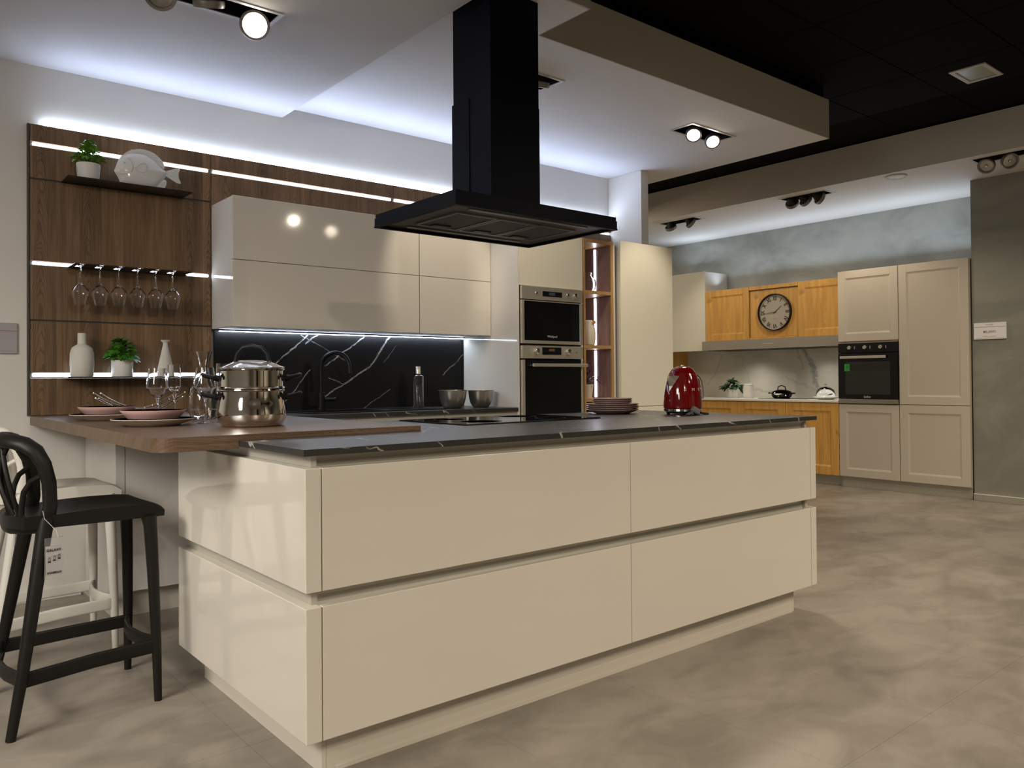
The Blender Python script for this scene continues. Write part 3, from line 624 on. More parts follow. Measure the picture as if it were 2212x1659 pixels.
MB().bbox(.0, .0405, 2.006, 2.622, .0, .889, .0015, 1).build('board', MT['lacqw'], r)
r = thing('base_plinth', 'low pale plinth under the wall base cabinets', 'plinth', (1.2, 2.07, 0))
MB().box(.042, 2.415, 2.06, 2.075, .0, .119).build('board', MT['plinth'], r)
sk = (1.02, 1.92, 2.10, 2.52)
MB_ = MB().slab(.667, 2.4185, 1.996, 2.609, .8905, .915, [(sk[0]+.02, sk[0]+.50, sk[2]+.02, sk[3]-.06)])
tag(MB_.build('wall_worktop', MT['mtop']), 'black veined worktop along the wall below the splashback', 'worktop')
r = thing('kitchen_sink', 'black sink with drainer let into the wall worktop', 'sink', (1.47, 2.31, .915))
MB().slab(*sk, .9155, .922, [(sk[0]+.03, sk[0]+.49, sk[2]+.03, sk[3]-.07)]).build('rim', MT['blk'], r)
bx = (sk[0]+.025, sk[0]+.495, sk[2]+.025, sk[3]-.065)
MB().slab(*bx, .74, .745, []).box(bx[0], bx[0]+.004, bx[2], bx[3], .745, .915).box(bx[1]-.004, bx[1], bx[2], bx[3], .745, .915).box(bx[0], bx[1], bx[2], bx[2]+.004, .745, .915).box(bx[0], bx[1], bx[3]-.004, bx[3], .745, .915).build('basin', MT['blk'], r)
for k in range(7): MB().bbox(1.56, 1.88, 2.15+.045*k, 2.16+.045*k, .9222, .9245, .001, 1).build('drainer_rib', MT['blk'], r)
r = thing('mixer_tap', 'matte black gooseneck kitchen tap in front of the marble', 'tap', (1.262, 2.48, .922))
MB().lathe([(0, 0), (.027, 0), (.027, .006), (.022, .010), (.022, .105), (.016, .108), (0, .108)], (1.262, 2.48, .9225), 24).build('body', MT['blk'], r)
pts = [(1.262, 2.48, 1.03), (1.262, 2.48, 1.18)]
for k in range(1, 13):
    a = PI*k/12*1.03; pts.append((1.262+.10*.5*(1-math.cos(a)), 2.48-.17*.5*(1-math.cos(a)), 1.18+.088*math.sin(a)))
pts.append((pts[-1][0]+.002, pts[-1][1]-.004, pts[-1][2]-.03))
MB().tube(pts, [.0125]*(len(pts)-1)+[.013], 14).build('spout', MT['blk'], r)
MB().tube([(1.283, 2.475, .985), (1.335, 2.46, .985), (1.345, 2.457, .985)], [.011, .011, .013], 12).tube([(1.342, 2.457, .985), (1.36, 2.452, 1.02)], .005, 8).build('lever', MT['blk'], r)
tag(MB().box(.660, 2.416, 2.598, 2.6095, .9155, 1.3945).build('marble_splashback', MT['mblack']), 'black marble splashback with white veins behind the tap', 'splashback')
def wall_unit(x0, x1, label):
    r = thing('wall_cabinet', label, 'cabinet', ((x0+x1)/2, 2.44, 1.40))
    MB().bbox(x0+.0005, x1-.0005, 2.302, 2.6095, 1.402, 2.108, .001, 1).build('carcass', MT['lacqw'], r)
    MB().bbox(x0+.0015, x1-.0015, 2.28, 2.300, 1.397, 1.761, .0018).build('lift_door', MT['lacq'], r)
    MB().bbox(x0+.0015, x1-.0015, 2.28, 2.300, 1.764, 2.110, .0018).build('lift_door', MT['lacq'], r)
    MB().box(x0+.002, x1-.002, 2.304, 2.609, 1.3985, 1.4018).build('underside', MT['taupe'], r)
    return r
wa = wall_unit(.648, 1.843, 'wide glossy cream wall cabinet with two lift doors above the tap')
wb = wall_unit(1.845, 2.417, 'narrower glossy cream wall cabinet beside the oven tower')
r = thing('undercabinet_light', 'cool white LED bar under the wall cabinets, lighting the black marble', 'light', (1.5, 2.58, 1.40))
MB().box(.675, 2.405, 2.568, 2.584, 1.390, 1.398).build('profile', MT['edge'], r)
MB().box(.68, 2.40, 2.570, 2.582, 1.3865, 1.3895).build('led_strip', MT['ledu'], r)

# oven tower
TX0, TX1 = 2.42, 3.02
tw = thing('oven_tower', 'tall cream oven housing with glossy top door beside the lit niche', 'cabinet', (2.72, 2.3, 0))
MB().bbox(TX0, TX0+.018, 2.004, 2.609, .0, 2.108, .001, 1).build('side_panel', MT['lacqw'], tw)
MB().bbox(TX1-.018, TX1, 2.004, 2.609, .0, 2.108, .001, 1).build('side_panel', MT['lacqw'], tw)
MB().box(TX0+.019, TX1-.019, 2.027, 2.609, 1.719, 2.105).build('top_box', MT['carc'], tw)
MB().box(TX0+.019, TX1-.019, 2.59, 2.609, .13, 1.718).build('back_board', MT['carc'], tw)
MB().box(TX0+.019, TX1-.019, 2.06, 2.585, .725, .735).box(TX0+.019, TX1-.019, 2.06, 2.585, 1.326, 1.333).build('oven_shelf', MT['carc'], tw)
MB().bbox(TX0+.020, TX1-.0185, 2.002, 2.024, 1.719, 2.106, .0018).build('top_door', MT['matte'], tw)
MB().bbox(TX0+.020, TX1-.0185, 2.002, 2.024, .12, .722, .0018).build('lower_drawer', MT['lacqw'], tw)
ox0, ox1 = TX0+.022, TX1-.022
r = thing('microwave_oven', 'built-in steel microwave, the upper appliance in the tower', 'microwave', (2.72, 2.2, 1.335))
MB().box(ox0+.02, ox1-.02, 2.004, 2.40, 1.337, 1.70).build('body', MT['blk'], r)
MB().bbox(ox0, ox1, 1.982, 2.003, 1.628, 1.715, .002).build('control_panel', MT['steel'], r)
dr = MB().slab(ox0, ox1, 1.335, 1.622, 1.982, 2.003, [])
dr = MB()
for (a, b, c, d) in ((ox0, ox0+.022, 1.335, 1.622), (ox1-.030, ox1, 1.335, 1.622), (ox0+.022, ox1-.030, 1.335, 1.356), (ox0+.022, ox1-.030, 1.616, 1.622)): dr.bbox(a, b, 1.982, 2.003, c, d, .001, 1)
dr = dr.build('door_frame', MT['steel'], r)
MB().box(ox0+.022, ox1-.030, 1.984, 2.001, 1.356, 1.616).build('door_glass', MT['ovglass'], dr)
MB().box(ox1-.106, ox1-.031, 1.9832, 1.9838, 1.357, 1.607).build('glass_band', MT['scr'], dr)
MB().box(2.625, 2.80, 1.980, 1.9818, 1.654, 1.688).build('display', MT['scr'], r)
MB().box(2.68, 2.735, 1.9792, 1.9798, 1.662, 1.682).build('display_window', mat('lcd_grey', (.06, .07, .10), .2), r)
RYm = Matrix(((1, 0, 0), (0, 0, 1), (0, -1, 0)))
def knob(root, x, z, rr, dep, y=1.9815, m='chrome', name='knob'):
    MB().lathe([(0, dep), (rr*.85, dep), (rr, dep-.002), (rr, 0), (0, 0)], (x, y, z), 20, Matrix(((1, 0, 0), (0, 0, -1), (0, 1, 0)))).build(name, MT[m], root)
knob(r, 2.567, 1.672, .009, .008); knob(r, 2.852, 1.674, .011, .010); knob(r, 2.925, 1.672, .018, .014)
text('brand_lettering', 'Whirlpool', .022, (2.71, 1.9835, 1.385), ROT_Y, MT['framew'], dr)
r = thing('built_in_oven', 'built-in steel oven with bar handle, the lower appliance in the tower', 'oven', (2.72, 2.2, .735))
MB().box(ox0+.02, ox1-.02, 2.006, 2.45, .738, 1.315).build('body', MT['blk'], r)
MB().bbox(ox0, ox1, 1.982, 2.004, 1.236, 1.322, .002).build('control_panel', MT['steel'], r)
dr = MB()
for (a, b, c, d) in ((ox0, ox0+.024, .74, 1.228), (ox1-.020, ox1, .74, 1.228), (ox0+.024, ox1-.020, .74, .765)): dr.bbox(a, b, 1.980, 2.003, c, d, .001, 1)
dr = dr.build('door_frame', MT['steel'], r)
MB().box(ox0+.024, ox1-.020, 1.982, 2.001, .765, 1.228).build('door_glass', MT['ovglass'], dr)
hn = MB().bbox(2.497, 2.998, 1.932, 1.946, 1.181, 1.203, .003).build('handle', MT['steel'], r)
MB().box(2.505, 2.525, 1.9465, 1.9815, 1.186, 1.198).box(2.965, 2.985, 1.9465, 1.9815, 1.186, 1.198).build('handle_bracket', MT['steelb'], hn)
knob(r, 2.562, 1.284, .020, .026); knob(r, 2.850, 1.284, .020, .026); knob(r, 2.935, 1.281, .004, .002, m='blk', name='button')
MB().box(2.618, 2.79, 1.980, 1.9818, 1.262, 1.312).build('display', MT['scr'], r)
MB().box(2.676, 2.728, 1.9792, 1.9798, 1.286, 1.302).build('display_window', mat('lcd_amber', (.16, .09, .03), .3), r)

# lit niche column
NX0, NX1, NY, NT = 3.024, 3.326, 1.996, 2.092
r = thing('niche_shelf_unit', 'narrow oak-edged open shelf column with vertical LED strips', 'shelf unit', (3.175, 2.2, 0))
MB().bbox(NX0, NX0+.018, NY, 2.59, .10, NT, .001, 1).build('side_board', MT['oakf'], r)
MB().bbox(NX1-.024, NX1, NY, 2.59, .10, NT, .001, 1).build('side_board', MT['oakf'], r)
MB().box(NX0+.0185, NX1-.0245, 2.33, 2.35, .10, NT-.03).build('back_panel', MT['woodn'], r)
MB().box(NX1-.0285, NX1-.0245, NY+.012, 2.33, .95, NT-.03).build('side_lining', MT['woodn'], r)
MB().box(NX0+.0185, NX0+.0225, NY+.012, 2.33, .95, NT-.03).build('side_lining', MT['woodn'], r)
for zz in (NT-.028, 1.700, 1.313, .935): MB().bbox(NX0+.0185, NX1-.0245, NY, 2.329, zz, zz+.024, .001, 1).build('shelf_board', MT['oakf'], r)
for a, b in ((1.73, 2.05), (1.345, 1.69), (.966, 1.305)): MB().box(NX1-.0325, NX1-.0287, 2.145, 2.162, a, b).build('led_strip', MT['ledn'], r)
c = Vector((3.165, 2.10, 1.7242))
r = thing('glass_jar', 'clear glass jar with neck in the top niche', 'jar', c)
MB().lathe([(0, 0), (.040, 0), (.058, .025), (.064, .06), (.058, .09), (.036, .108), (.028, .118), (.034, .140), (.031, .140), (.025, .118), (.034, .106), (.055, .088), (.061, .06), (.055, .026), (.038, .004), (0, .004)], c, 28).build('body', MT['glass'], r)
c = Vector((3.150, 2.10, 1.3372))
r = thing('ribbed_vase', 'tall ribbed cream stone vase in the middle niche', 'vase', c)
pf = [(0, 0), (.046, 0)]
for k in range(22): zz = .006+.17*k/21; pf.append((.046+.020*math.sin(PI*min(1, .25+.62*k/21))**1.2+(.0014 if k % 2 else 0), zz))
MB().lathe(pf+[(.046, .182), (.040, .182), (.040, .17), (0, .16)], c, 32).build('body', MT['ribbed'], r)
MB().bbox(c.x+.0, c.x+.03, c.y-.066, c.y-.062, c.z+.155, c.z+.178, .001, 1).build('label_patch', MT['oakf'], r)
c = Vector((3.135, 2.09, .9592))
r = thing('flower_pot', 'purple flowers in a pale pot in the bottom niche', 'plant', c)
MB().lathe([(0, 0), (.040, 0), (.052, .10), (.048, .10), (.044, .085), (0, .085)], c, 24).build('pot', MT['ribbed'], r)
pm = leaf_mesh(.028, .02, MT['purple'], 'petal'); lm = leaf_mesh(.05, .02, MT['leafc'])
rn = random.Random(4)
for k in range(46):
    if k < 26: t = rn.random(); p = Vector((.01+.02*rn.random(), -.01, .14+.13*t))
    else: t = rn.random(); p = Vector((-.005+.14*t*.7, -.06*t, .115+.035*math.sin(PI*t)))
    o = bpy.data.objects.new('petal', pm); COL.objects.link(o); o.parent = r; o.location = p; o.rotation_euler = (rn.uniform(-1.5, 1.5), rn.uniform(-1.5, 1.5), rn.uniform(0, 6.3)); o.scale = (.8,)*3
for k in range(16):
    o = bpy.data.objects.new('leaf', lm); COL.objects.link(o); o.parent = r; o.location = (rn.uniform(-.03, .02), rn.uniform(-.03, .02), .10+.05*rn.random()); o.rotation_euler = (rn.uniform(-.5, .5), rn.uniform(-1, .2), rn.uniform(0, 6.3))
MB().tube([c+Vector((0, 0, .08)), c+Vector((.01, -.01, .16)), c+Vector((.02, -.01, .26))], .002, 6).tube([c+Vector((0, 0, .08)), c+Vector((.02, -.02, .135)), c+Vector((.085, -.05, .125))], .002, 6).build('stems', MT['stem'], r)

# fridge housing
r = thing('fridge_housing', 'tall plain cream fridge cabinet at the right end of the wall kitchen', 'cabinet', (3.68, 2.14, 0))
MB().box(3.39, 3.958, 2.006, 2.275, .10, 2.10).build('carcass', MT['carc'], r)
MB().bbox(3.386, 3.974, 1.982, 2.004, .892, 2.106, .002).build('door', MT['matte'], r)
MB().bbox(3.386, 3.974, 1.982, 2.004, .12, .888, .002).build('door', MT['matte'], r)
MB().bbox(3.329, 3.384, 2.03, 2.05, .0, 2.075, .001, 1).build('filler_strip', MT['lacqw'], r)
MB().box(3.39, 3.958, 2.05, 2.065, 0, .099).build('plinth', MT['plinth'], r)

# ------------------------------------------------------------ far kitchen
def shaker(root, x, y0, y1, z0, z1, mf, mp, name='door', fwid=.075, t=.022, rec=.009):
    mb = MB(); xb = x+t
    mb.bbox(x, xb, y0, y0+fwid, z0, z1, .0015, 1); mb.bbox(x, xb, y1-fwid, y1, z0, z1, .0015, 1)
    mb.bbox(x, xb, y0+fwid, y1-fwid, z0, z0+fwid, .0015, 1); mb.bbox(x, xb, y0+fwid, y1-fwid, z1-fwid, z1, .0015, 1)
    d = mb.build(name, mf, root); e = .016; a0, a1, b0, b1 = y0+fwid, y1-fwid, z0+fwid, z1-fwid
    vs = [(x+.002, a0, b0), (x+.002, a1, b0), (x+.002, a1, b1), (x+.002, a0, b1), (x+rec, a0+e, b0+e), (x+rec, a1-e, b0+e), (x+rec, a1-e, b1-e), (x+rec, a0+e, b1-e)]
    MB().add(vs, [(0, 1, 5, 4), (1, 2, 6, 5), (2, 3, 7, 6), (3, 0, 4, 7)]).build('bead', mf, d)
    MB().box(x+rec, xb-.002, a0+e-.001, a1-e+.001, b0+e-.001, b1-e+.001).build('door_panel', mp, d); return d
X = 6.71
t = thing('pantry_cabinet', 'tall taupe shaker pantry cabinet next to the grey plaster wall', 'cabinet', (7.0, 1.2, 0))
MB().box(X+.023, 7.40, .886, 1.503, .10, 2.148).build('carcass', MT['taupe'], t)
shaker(t, X, .888, 1.505, .834, 2.152, MT['taupe'], MT['taupe_in']); shaker(t, X, .888, 1.505, .108, .828, MT['taupe'], MT['taupe_in'])
t = thing('far_oven_tower', 'taupe shaker oven housing left of the pantry in the back kitchen', 'cabinet', (7.0, 1.8, 0))
MB().box(X+.023, 7.40, 1.509, 2.107, .10, .830).box(X+.023, 7.40, 1.509, 2.107, 1.435, 2.148).box(7.38, 7.40, 1.509, 2.107, .83, 1.435).box(X+.023, 7.38, 2.095, 2.107, .83, 1.435).box(X+.023, 7.38, 1.509, 1.521, .83, 1.435).build('carcass', MT['taupe'], t)
shaker(t, X, 1.511, 2.108, 1.450, 2.152, MT['taupe'], MT['taupe_in']); shaker(t, X, 1.511, 2.108, .108, .824, MT['taupe'], MT['taupe_in'])
r = thing('black_oven', 'black built-in oven with three knobs in the taupe tower', 'oven', (6.95, 1.81, .835))
MB().box(X+.006, 7.2, 1.525, 2.091, .835, 1.43).build('body', MT['blk'], r)
MB().bbox(X-.012, X+.005, 1.513, 2.105, 1.335, 1.428, .002).build('control_panel', MT['blk'], r)
MB().box(X-.014, X+.0055, 1.513, 2.105, 1.4285, 1.434).build('top_trim', MT['steelb'], r)
dr = MB().bbox(X-.014, X+.005, 1.513, 2.105, .880, 1.331, .002).build('door', MT['ovglass'], r)
MB().box(X-.0155, X-.0144, 1.585, 2.03, .925, 1.245).build('window', mat('oven_window', (.022, .026, .022), .12), dr)
MB().bbox(X-.014, X+.005, 1.513, 2.105, .836, .878, .002).build('bottom_trim', MT['steelb'], r)
hn = MB().bbox(X-.055, X-.040, 1.61, 2.066, 1.277, 1.303, .003).build('handle', MT['steel'], dr)
MB().box(X-.040, X-.0145, 1.63, 1.65, 1.283, 1.297).box(X-.040, X-.0145, 2.03, 2.05, 1.283, 1.297).build('handle_bracket', MT['steelb'], hn)
for y in (1.983, 1.827, 1.672):
    MB().lathe([(0, .022), (.017, .022), (.020, .018), (.021, 0), (0, 0)], (X-.0122, y, 1.385), 20, Matrix(((0, 0, -1), (0, 1, 0), (1, 0, 0)))).build('knob', MT['chrome'], r)
    MB().box(X-.0126, X-.0121, y-.052, y-.044, 1.37, 1.40).build('knob_scale', MT['grayprint'], r)
MB().box(X-.0166, X-.0158, 1.985, 2.04, 1.155, 1.225).build('green_sticker', MT['green'], dr)
text('sticker_mark', 'S', .035, (X-.0168, 2.012, 1.19), ROT_X, MT['ink'], dr)
text('brand_lettering', 'beko', .034, (X-.0146, 1.81, .902), ROT_X, MT['framew'], dr)
r = thing('far_plinth', 'metallic beige plinth below the taupe tall cabinets', 'plinth', (6.78, 1.5, 0))
MB().bbox(X+.04, X+.055, .886, 2.10, 0, .0995, .001, 1).build('board', MT['plinthm'], r)
MB().bbox(X+.038, X+.0565, 2.101, 2.112, 0, .0995, .001, 1).build('joint_cover', MT['steelb'], r)
r = thing('far_plinth', 'greyish plinth below the oak base cabinets of the back kitchen', 'plinth', (6.79, 3.2, 0))
MB().bbox(X+.075, X+.09, 2.113, 4.5, 0, .0995, .001, 1).build('board', MT['plinthm'], r)
def oak_base(y0, y1, label):
    r = thing('oak_base_cabinet', label, 'cabinet', (7.0, (y0+y1)/2, .10))
    MB().box(X+.024, 7.40, y0+.002, y1-.002, .10, .838).build('carcass', MT['oakf'], r)
    shaker(r, X, y0+.0015, y1-.0015, .105, .836, MT['oak'], MT['oak'], fwid=.085)
oak_base(2.113, 2.71, 'oak shaker base cabinet right beside the taupe oven tower'); oak_base(2.71, 3.305, 'middle oak shaker base cabinet below the glass-lidded pan')
oak_base(3.305, 3.90, 'oak shaker base cabinet under the dark green plant'); oak_base(3.90, 4.50, 'oak shaker base cabinet mostly hidden behind the red kettle')
tag(MB().bbox(6.695, 7.405, 2.110, 4.5, .8392, .860, .0015, 1).build('far_worktop', MT['white_top']), 'thin white worktop on the oak base cabinets', 'worktop')
tag(MB().box(7.385, 7.4075, 2.113, 4.52, .8605, 1.43).build('white_splashback', MT['mwhite']), 'pale marble splashback with one bold grey vein', 'splashback')
tag(MB().bbox(7.05, 7.405, 4.522, 4.56, 0, 1.435, .0015, 1).box(7.07, 7.405, 4.5605, 5.0, 1.2, 1.43).build('oak_end_panel', MT['oak']), 'vertical oak end panel left of the pale marble splashback', 'panel')
tag(MB().box(6.95, 7.33, 2.60, 3.20, .8602, .8655).build('far_hob', MT['hob']), 'black glass hob under the steel hood of the back kitchen', 'hob')
UX = 6.96
def oak_wall(y0, y1, label, frame=True, x=UX):
    r = thing('oak_wall_cabinet', label, 'cabinet', (7.2, (y0+y1)/2, 1.53))
    MB().box(x+.024, 7.405, y0+.001, y1-.001, 1.535, 2.128).build('carcass', MT['oakf'], r)
    if frame: shaker(r, x, y0+.0015, y1-.0015, 1.533, 2.13, MT['oak'], MT['oak'], fwid=.072)
    else:
        MB().bbox(x+.010, x+.023, y0+.0015, y1-.0015, 1.550, 2.085, .0015, 1).build('flat_front', MT['oak'], r)
        MB().bbox(x-.012, x+.023, y0+.0015, y1-.0015, 2.090, 2.13, .0015, 1).build('top_rail', MT['oak'], r)
        MB().bbox(x-.012, x+.023, y0+.0015, y1-.0015, 1.533, 1.548, .0015, 1).build('bottom_rail', MT['oak'], r)
oak_wall(3.315, 3.915, 'oak shaker wall cabinet left of the clock'); oak_wall(2.70, 3.313, 'flat-fronted oak wall cabinet that carries the clock', False, UX+.014); oak_wall(2.112, 2.698, 'oak shaker wall cabinet right of the clock')
r = thing('plain_wall_cabinet', 'plain cream wall cabinet behind the fridge housing in the back kitchen', 'cabinet', (7.2, 4.3, 1.42))
MB().bbox(UX+.022, 7.405, 3.918, 4.55, 1.425, 2.375, .001, 1).build('carcass', MT['lacqw'], r)
MB().bbox(UX, UX+.021, 3.917, 4.55, 1.423, 2.378, .0015, 1).build('door', MT['matte'], r)
r = thing('steel_hood', 'long low brushed steel extractor hood below the oak wall cabinets', 'extractor hood', (7.1, 3.0, 1.42))
MB().bbox(6.885, 7.380, 2.1125, 3.914, 1.421, 1.5285, .002, 1).build('canopy', MT['steelb'], r)
MB().box(6.92, 7.34, 2.2, 3.85, 1.4165, 1.4208).build('filter', MT['filt'], r)
MB().box(6.884, 6.8848, 2.96, 3.10, 1.472, 1.477).build('button_bar', MT['framew'], r)
cy_, cz_ = 2.985, 1.822; cx_ = UX+.022
r = thing('wall_clock', 'round black-rimmed wall clock on the oak cabinet', 'clock', (cx_, cy_, cz_))
RX = Matrix(((0, 0, -1), (0, 1, 0), (1, 0, 0)))
MB().lathe([(.196, .002), (.205, .002), (.205, .038), (.196, .038)], (cx_, cy_, cz_), 56, RX, closed=True).build('rim', MT['blk'], r)
MB().lathe([(0, .012), (.1955, .012), (.1955, .003), (0, .003)], (cx_, cy_, cz_), 56, RX).build('dial', MT['clockf'], r)
NUM = ['XII', 'I', 'II', 'III', 'IV', 'V', 'VI', 'VII', 'VIII', 'IX', 'X', 'XI']
for k, s in enumerate(NUM):
    a = -2*PI*k/12; rot = Matrix.Rotation(a, 3, 'Z')
    L = Vector((-.152*math.sin(a), .152*math.cos(a), 0)); p = ROT_X @ L
    if k in (11, 0, 1, 2, 3, 4, 5, 6, 7, 8, 9, 10):
        text('numeral', s, .066, (cx_-.0128, cy_+p.y, cz_+p.z), ROT_X @ rot, MT['ink'], r, sx=.62 if len(s) > 2 else .8, bold=.0016)
def hand(a, L, wd, x, name):
    d = Vector((0, -math.sin(a), math.cos(a))); e = Vector((0, math.cos(a), math.sin(a))); o = Vector((x, cy_, cz_))
    vs = [o-d*L*.18-e*wd, o-d*L*.18+e*wd, o+d*L+e*wd*.5, o+d*L-e*wd*.5]; vs = vs+[v+Vector((.0015, 0, 0)) for v in vs]
    MB().add(vs, [(0, 1, 2, 3), (7, 6, 5, 4), (0, 4, 5, 1), (1, 5, 6, 2), (2, 6, 7, 3), (3, 7, 4, 0)]).build(name, MT['ink'], r)
hand(math.radians(52), .105, .0035, cx_-.018, 'hour_hand'); hand(math.radians(-94), .150, .003, cx_-.022, 'minute_hand')
MB().box(cx_-.0129, cx_-.0122, cy_-.02, cy_+.02, cz_-.075, cz_-.071).build('dial_print', MT['grayprint'], r)

# far counter things
c = (7.02, 3.372, .8605); t = thing('storage_jar', 'squat white lidded jar beside the dark green plant', 'jar', c)
MB().lathe([(0, 0), (.050, 0), (.056, .01), (.060, .08), (.056, .135), (.05, .148), (0, .148)], c, 28).build('body', MT['ceram'], t)
MB().lathe([(0, .165), (.047, .164), (.052, .158), (.052, .1485), (0, .1485)], c, 28).build('lid', MT['ceram'], t)
c = Vector((7.08, 2.98, .866)); t = thing('lidded_pan', 'low black pan with a domed glass lid on the far hob', 'pan', c)
MB().lathe([(0, 0), (.085, 0), (.10, .012), (.120, .052), (.116, .052), (.096, .014), (0, .006)], c, 32).build('body', MT['chrome'], t)
MB().lathe([(0, .004), (.09, .004), (.106, .020), (.102, .02)], c, 32).build('dark_base', MT['blk'], t)
MB().lathe([(.119, .053), (.10, .075), (.06, .092), (0, .098), (0, .096), (.06, .090), (.099, .073), (.117, .053)], c, 32).build('lid', MT['glass'], t)
MB().tube([c+Vector((0, -.05, .09)), c+Vector((0, -.045, .125)), c+Vector((0, 0, .142)), c+Vector((0, .045, .125)), c+Vector((0, .05, .09))], .006, 8).build('lid_handle', MT['blk'], t)
for s in (-1, 1): MB().tube([c+Vector((0, s*.115, .05)), c+Vector((0, s*.16, .058)), c+Vector((0, s*.165, .05))], .008, 8).build('side_handle', MT['blk'], t)
c = Vector((7.05, 2.44, .8605)); t = thing('cake_dome', 'clear glass cake dome on a pale plate beside the far oven', 'cake dome', c)
MB().lathe([(0, 0), (.07, 0), (.115, .016), (.125, .026), (.122, .028), (.068, .006), (0, .006)], c, 32).build('plate', MT['ceram'], t)
MB().lathe([(.098, .020), (.098, .06), (.085, .10), (.05, .125), (.012, .132), (.009, .145), (.014, .158), (0, .166), (0, .13), (.049, .122), (.083, .098), (.0955, .06), (.0955, .020)], c, 32, closed=False).build('dome', MT['glass'], t)

# ------------------------------------------------------------ signs
r = thing('display_sign', 'small white name sign reading MILANO on the grey plaster wall', 'sign', (6.72, .725, 1.49))
sy0, sy1 = .592, .850
MB().bbox(6.712, 6.7295, sy0, sy1, 1.418, 1.562, .002, 1).build('plate', MT['paper'], r)
MB().box(6.7112, 6.7118, sy0+.004, sy1-.004, 1.524, 1.527).build('red_line', MT['pinkline'], r)
text('lettering', 'MILANO', .030, (6.7116, .722, 1.482), ROT_X, MT['grayprint'], r, sx=.9, bold=.0008)
text('heading', 'CUCINE', .018, (6.7116, .722, 1.543), ROT_X, MT['grayprint'], r, sx=.9)
MB().box(6.7112, 6.7118, .722, .775, 1.441, 1.444).build('grey_rule', MT['grayprint'], r); MB().box(6.7112, 6.7118, .668, .722, 1.441, 1.444).build('red_rule', MT['pinkline'], r)
MB().box(6.7112, 6.7118, sy0+.01, sy1-.02, 1.4265, 1.4285).build('base_rule', MT['grayprint'], r)
r = thing('wall_sign', 'pale acrylic sign with a thin red line on the left wall', 'sign', (-.44, 2.63, 1.32))
MB().bbox(-.56, -.303, 2.628, 2.6395, 1.246, 1.398, .0015, 1).build('plate', MT['acryl'], r)
MB().box(-.56, -.305, 2.6268, 2.6278, 1.357, 1.3595).build('red_line', MT['pinkline'], r)
MB().box(-.56, -.318, 2.6268, 2.6278, 1.258, 1.2595).build('base_rule', MT['grayprint'], r)

# ------------------------------------------------------------ tableware on the breakfast counter
ZC = .9342
def plate_set(px, py, pr_, lab, gp):
    t = thing('dinner_plate', 'taupe-backed dinner plate with dark red top, '+lab, 'plate', (px, py, ZC), gp[0])
    MB().lathe([(0, .003), (.55*pr_, .003), (.58*pr_, 0), (.62*pr_, 0), (.66*pr_, .005), (.86*pr_, .014), (pr_, .025), (pr_, .0275), (.98*pr_, .0275)], (px, py, ZC), 48).build('underside', MT['plateo'], t)
    MB().lathe([(.98*pr_, .0275), (.84*pr_, .0180), (.64*pr_, .0095), (0, .0085)], (px, py, ZC), 48).build('glazed_top', MT['platei'], t)
    b = .116; bz = ZC+.0118; t = thing('soup_bowl', 'shallow pink bowl with dark red inside, '+lab.replace('on the', 'on the plate on the', 1) if False else 'shallow pink bowl with dark red inside, '+gp[2], 'bowl', (px, py, bz), gp[1])
    MB().lathe([(0, .003), (.060, .003), (.062, 0), (.070, 0), (.086, .012), (.105, .032), (b, .045), (b, .0475), (b-.003, .0475)], (px, py, bz), 48).build('outside', MT['bowlo'], t)
    MB().lathe([(b-.003, .0475), (.100, .032), (.080, .014), (.065, .007), (0, .0055)], (px, py, bz), 48).build('inside', MT['platei'], t)
plate_set(-.050, 1.22, .149, 'nearest the counter corner', ('dinner plates on the breakfast counter', 'bowls on the breakfast counter', 'on the plate nearest the counter corner'))
plate_set(-.068, 1.86, .149, 'farther back towards the walnut wall', ('dinner plates on the breakfast counter', 'bowls on the breakfast counter', 'on the plate nearer the walnut wall'))
# wire basket
bx_, by_ = .148, 2.16
t = thing('wire_basket', 'curved chrome wire bread basket behind the pink bowls', 'basket', (bx_, by_, ZC))
def cat(x): return .010+.078*((x/.19)**2)**.9
for k, (dy, dz) in enumerate(((-.07, .026), (-.035, .002), (.035, .002), (.07, .026))):
    P = [(bx_+x, by_+dy, ZC+cat(x)+dz) for x in [-.19+.38*i/20 for i in range(21)]]
    MB().tube(P, .0026, 8).build('wire', MT['chrome'], t)
    for e in (P[0], P[-1]): MB().lathe([(0, -.006), (.0045, -.004), (.006, 0), (.0045, .004), (0, .006)], e, 10).build('end_ball', MT['chrome'], t)
for i in range(1, 10):
    x = -.19+.038*i; z0 = ZC+cat(x)
    MB().tube([(bx_+x, by_-.07, z0+.026), (bx_+x, by_-.036, z0+.0), (bx_+x, by_+.036, z0+.0), (bx_+x, by_+.07, z0+.026)], .002, 6).build('cross_wire', MT['chrome'], t)
mb = MB()
for x in (-.05, .05): mb.tube([(bx_+x, by_-.035, ZC+.002), (bx_+x, by_+.035, ZC+.002)], .002, 6).tube([(bx_+x, by_-.035, ZC+.002), (bx_+x, by_-.035, ZC+.018)], .002, 6).tube([(bx_+x, by_+.035, ZC+.002), (bx_+x, by_+.035, ZC+.018)], .002, 6)
mb.build('foot', MT['chrome'], t)
gw = make_glass('stemmed wine glass standing behind the nearer pink bowl', .222, .044, .034, .098, .037, .34); gw.location = (.035, 1.47, ZC)
dup(gw, (.150, 1.235, ZC), 'stemmed wine glass standing in front of the decanter')
gf = make_glass('slim tall champagne glass beside the bowls', .240, .031, .0275, .105, .034, .30, 'flute_glass'); gf.location = (.140, 1.60, ZC)
dup(gf, (.235, 1.27, ZC), 'slim tall champagne glass between decanter and steel pot')
t = thing('glass_decanter', 'clear glass decanter with flared neck behind the pot', 'decanter', (.262, 1.58, ZC))
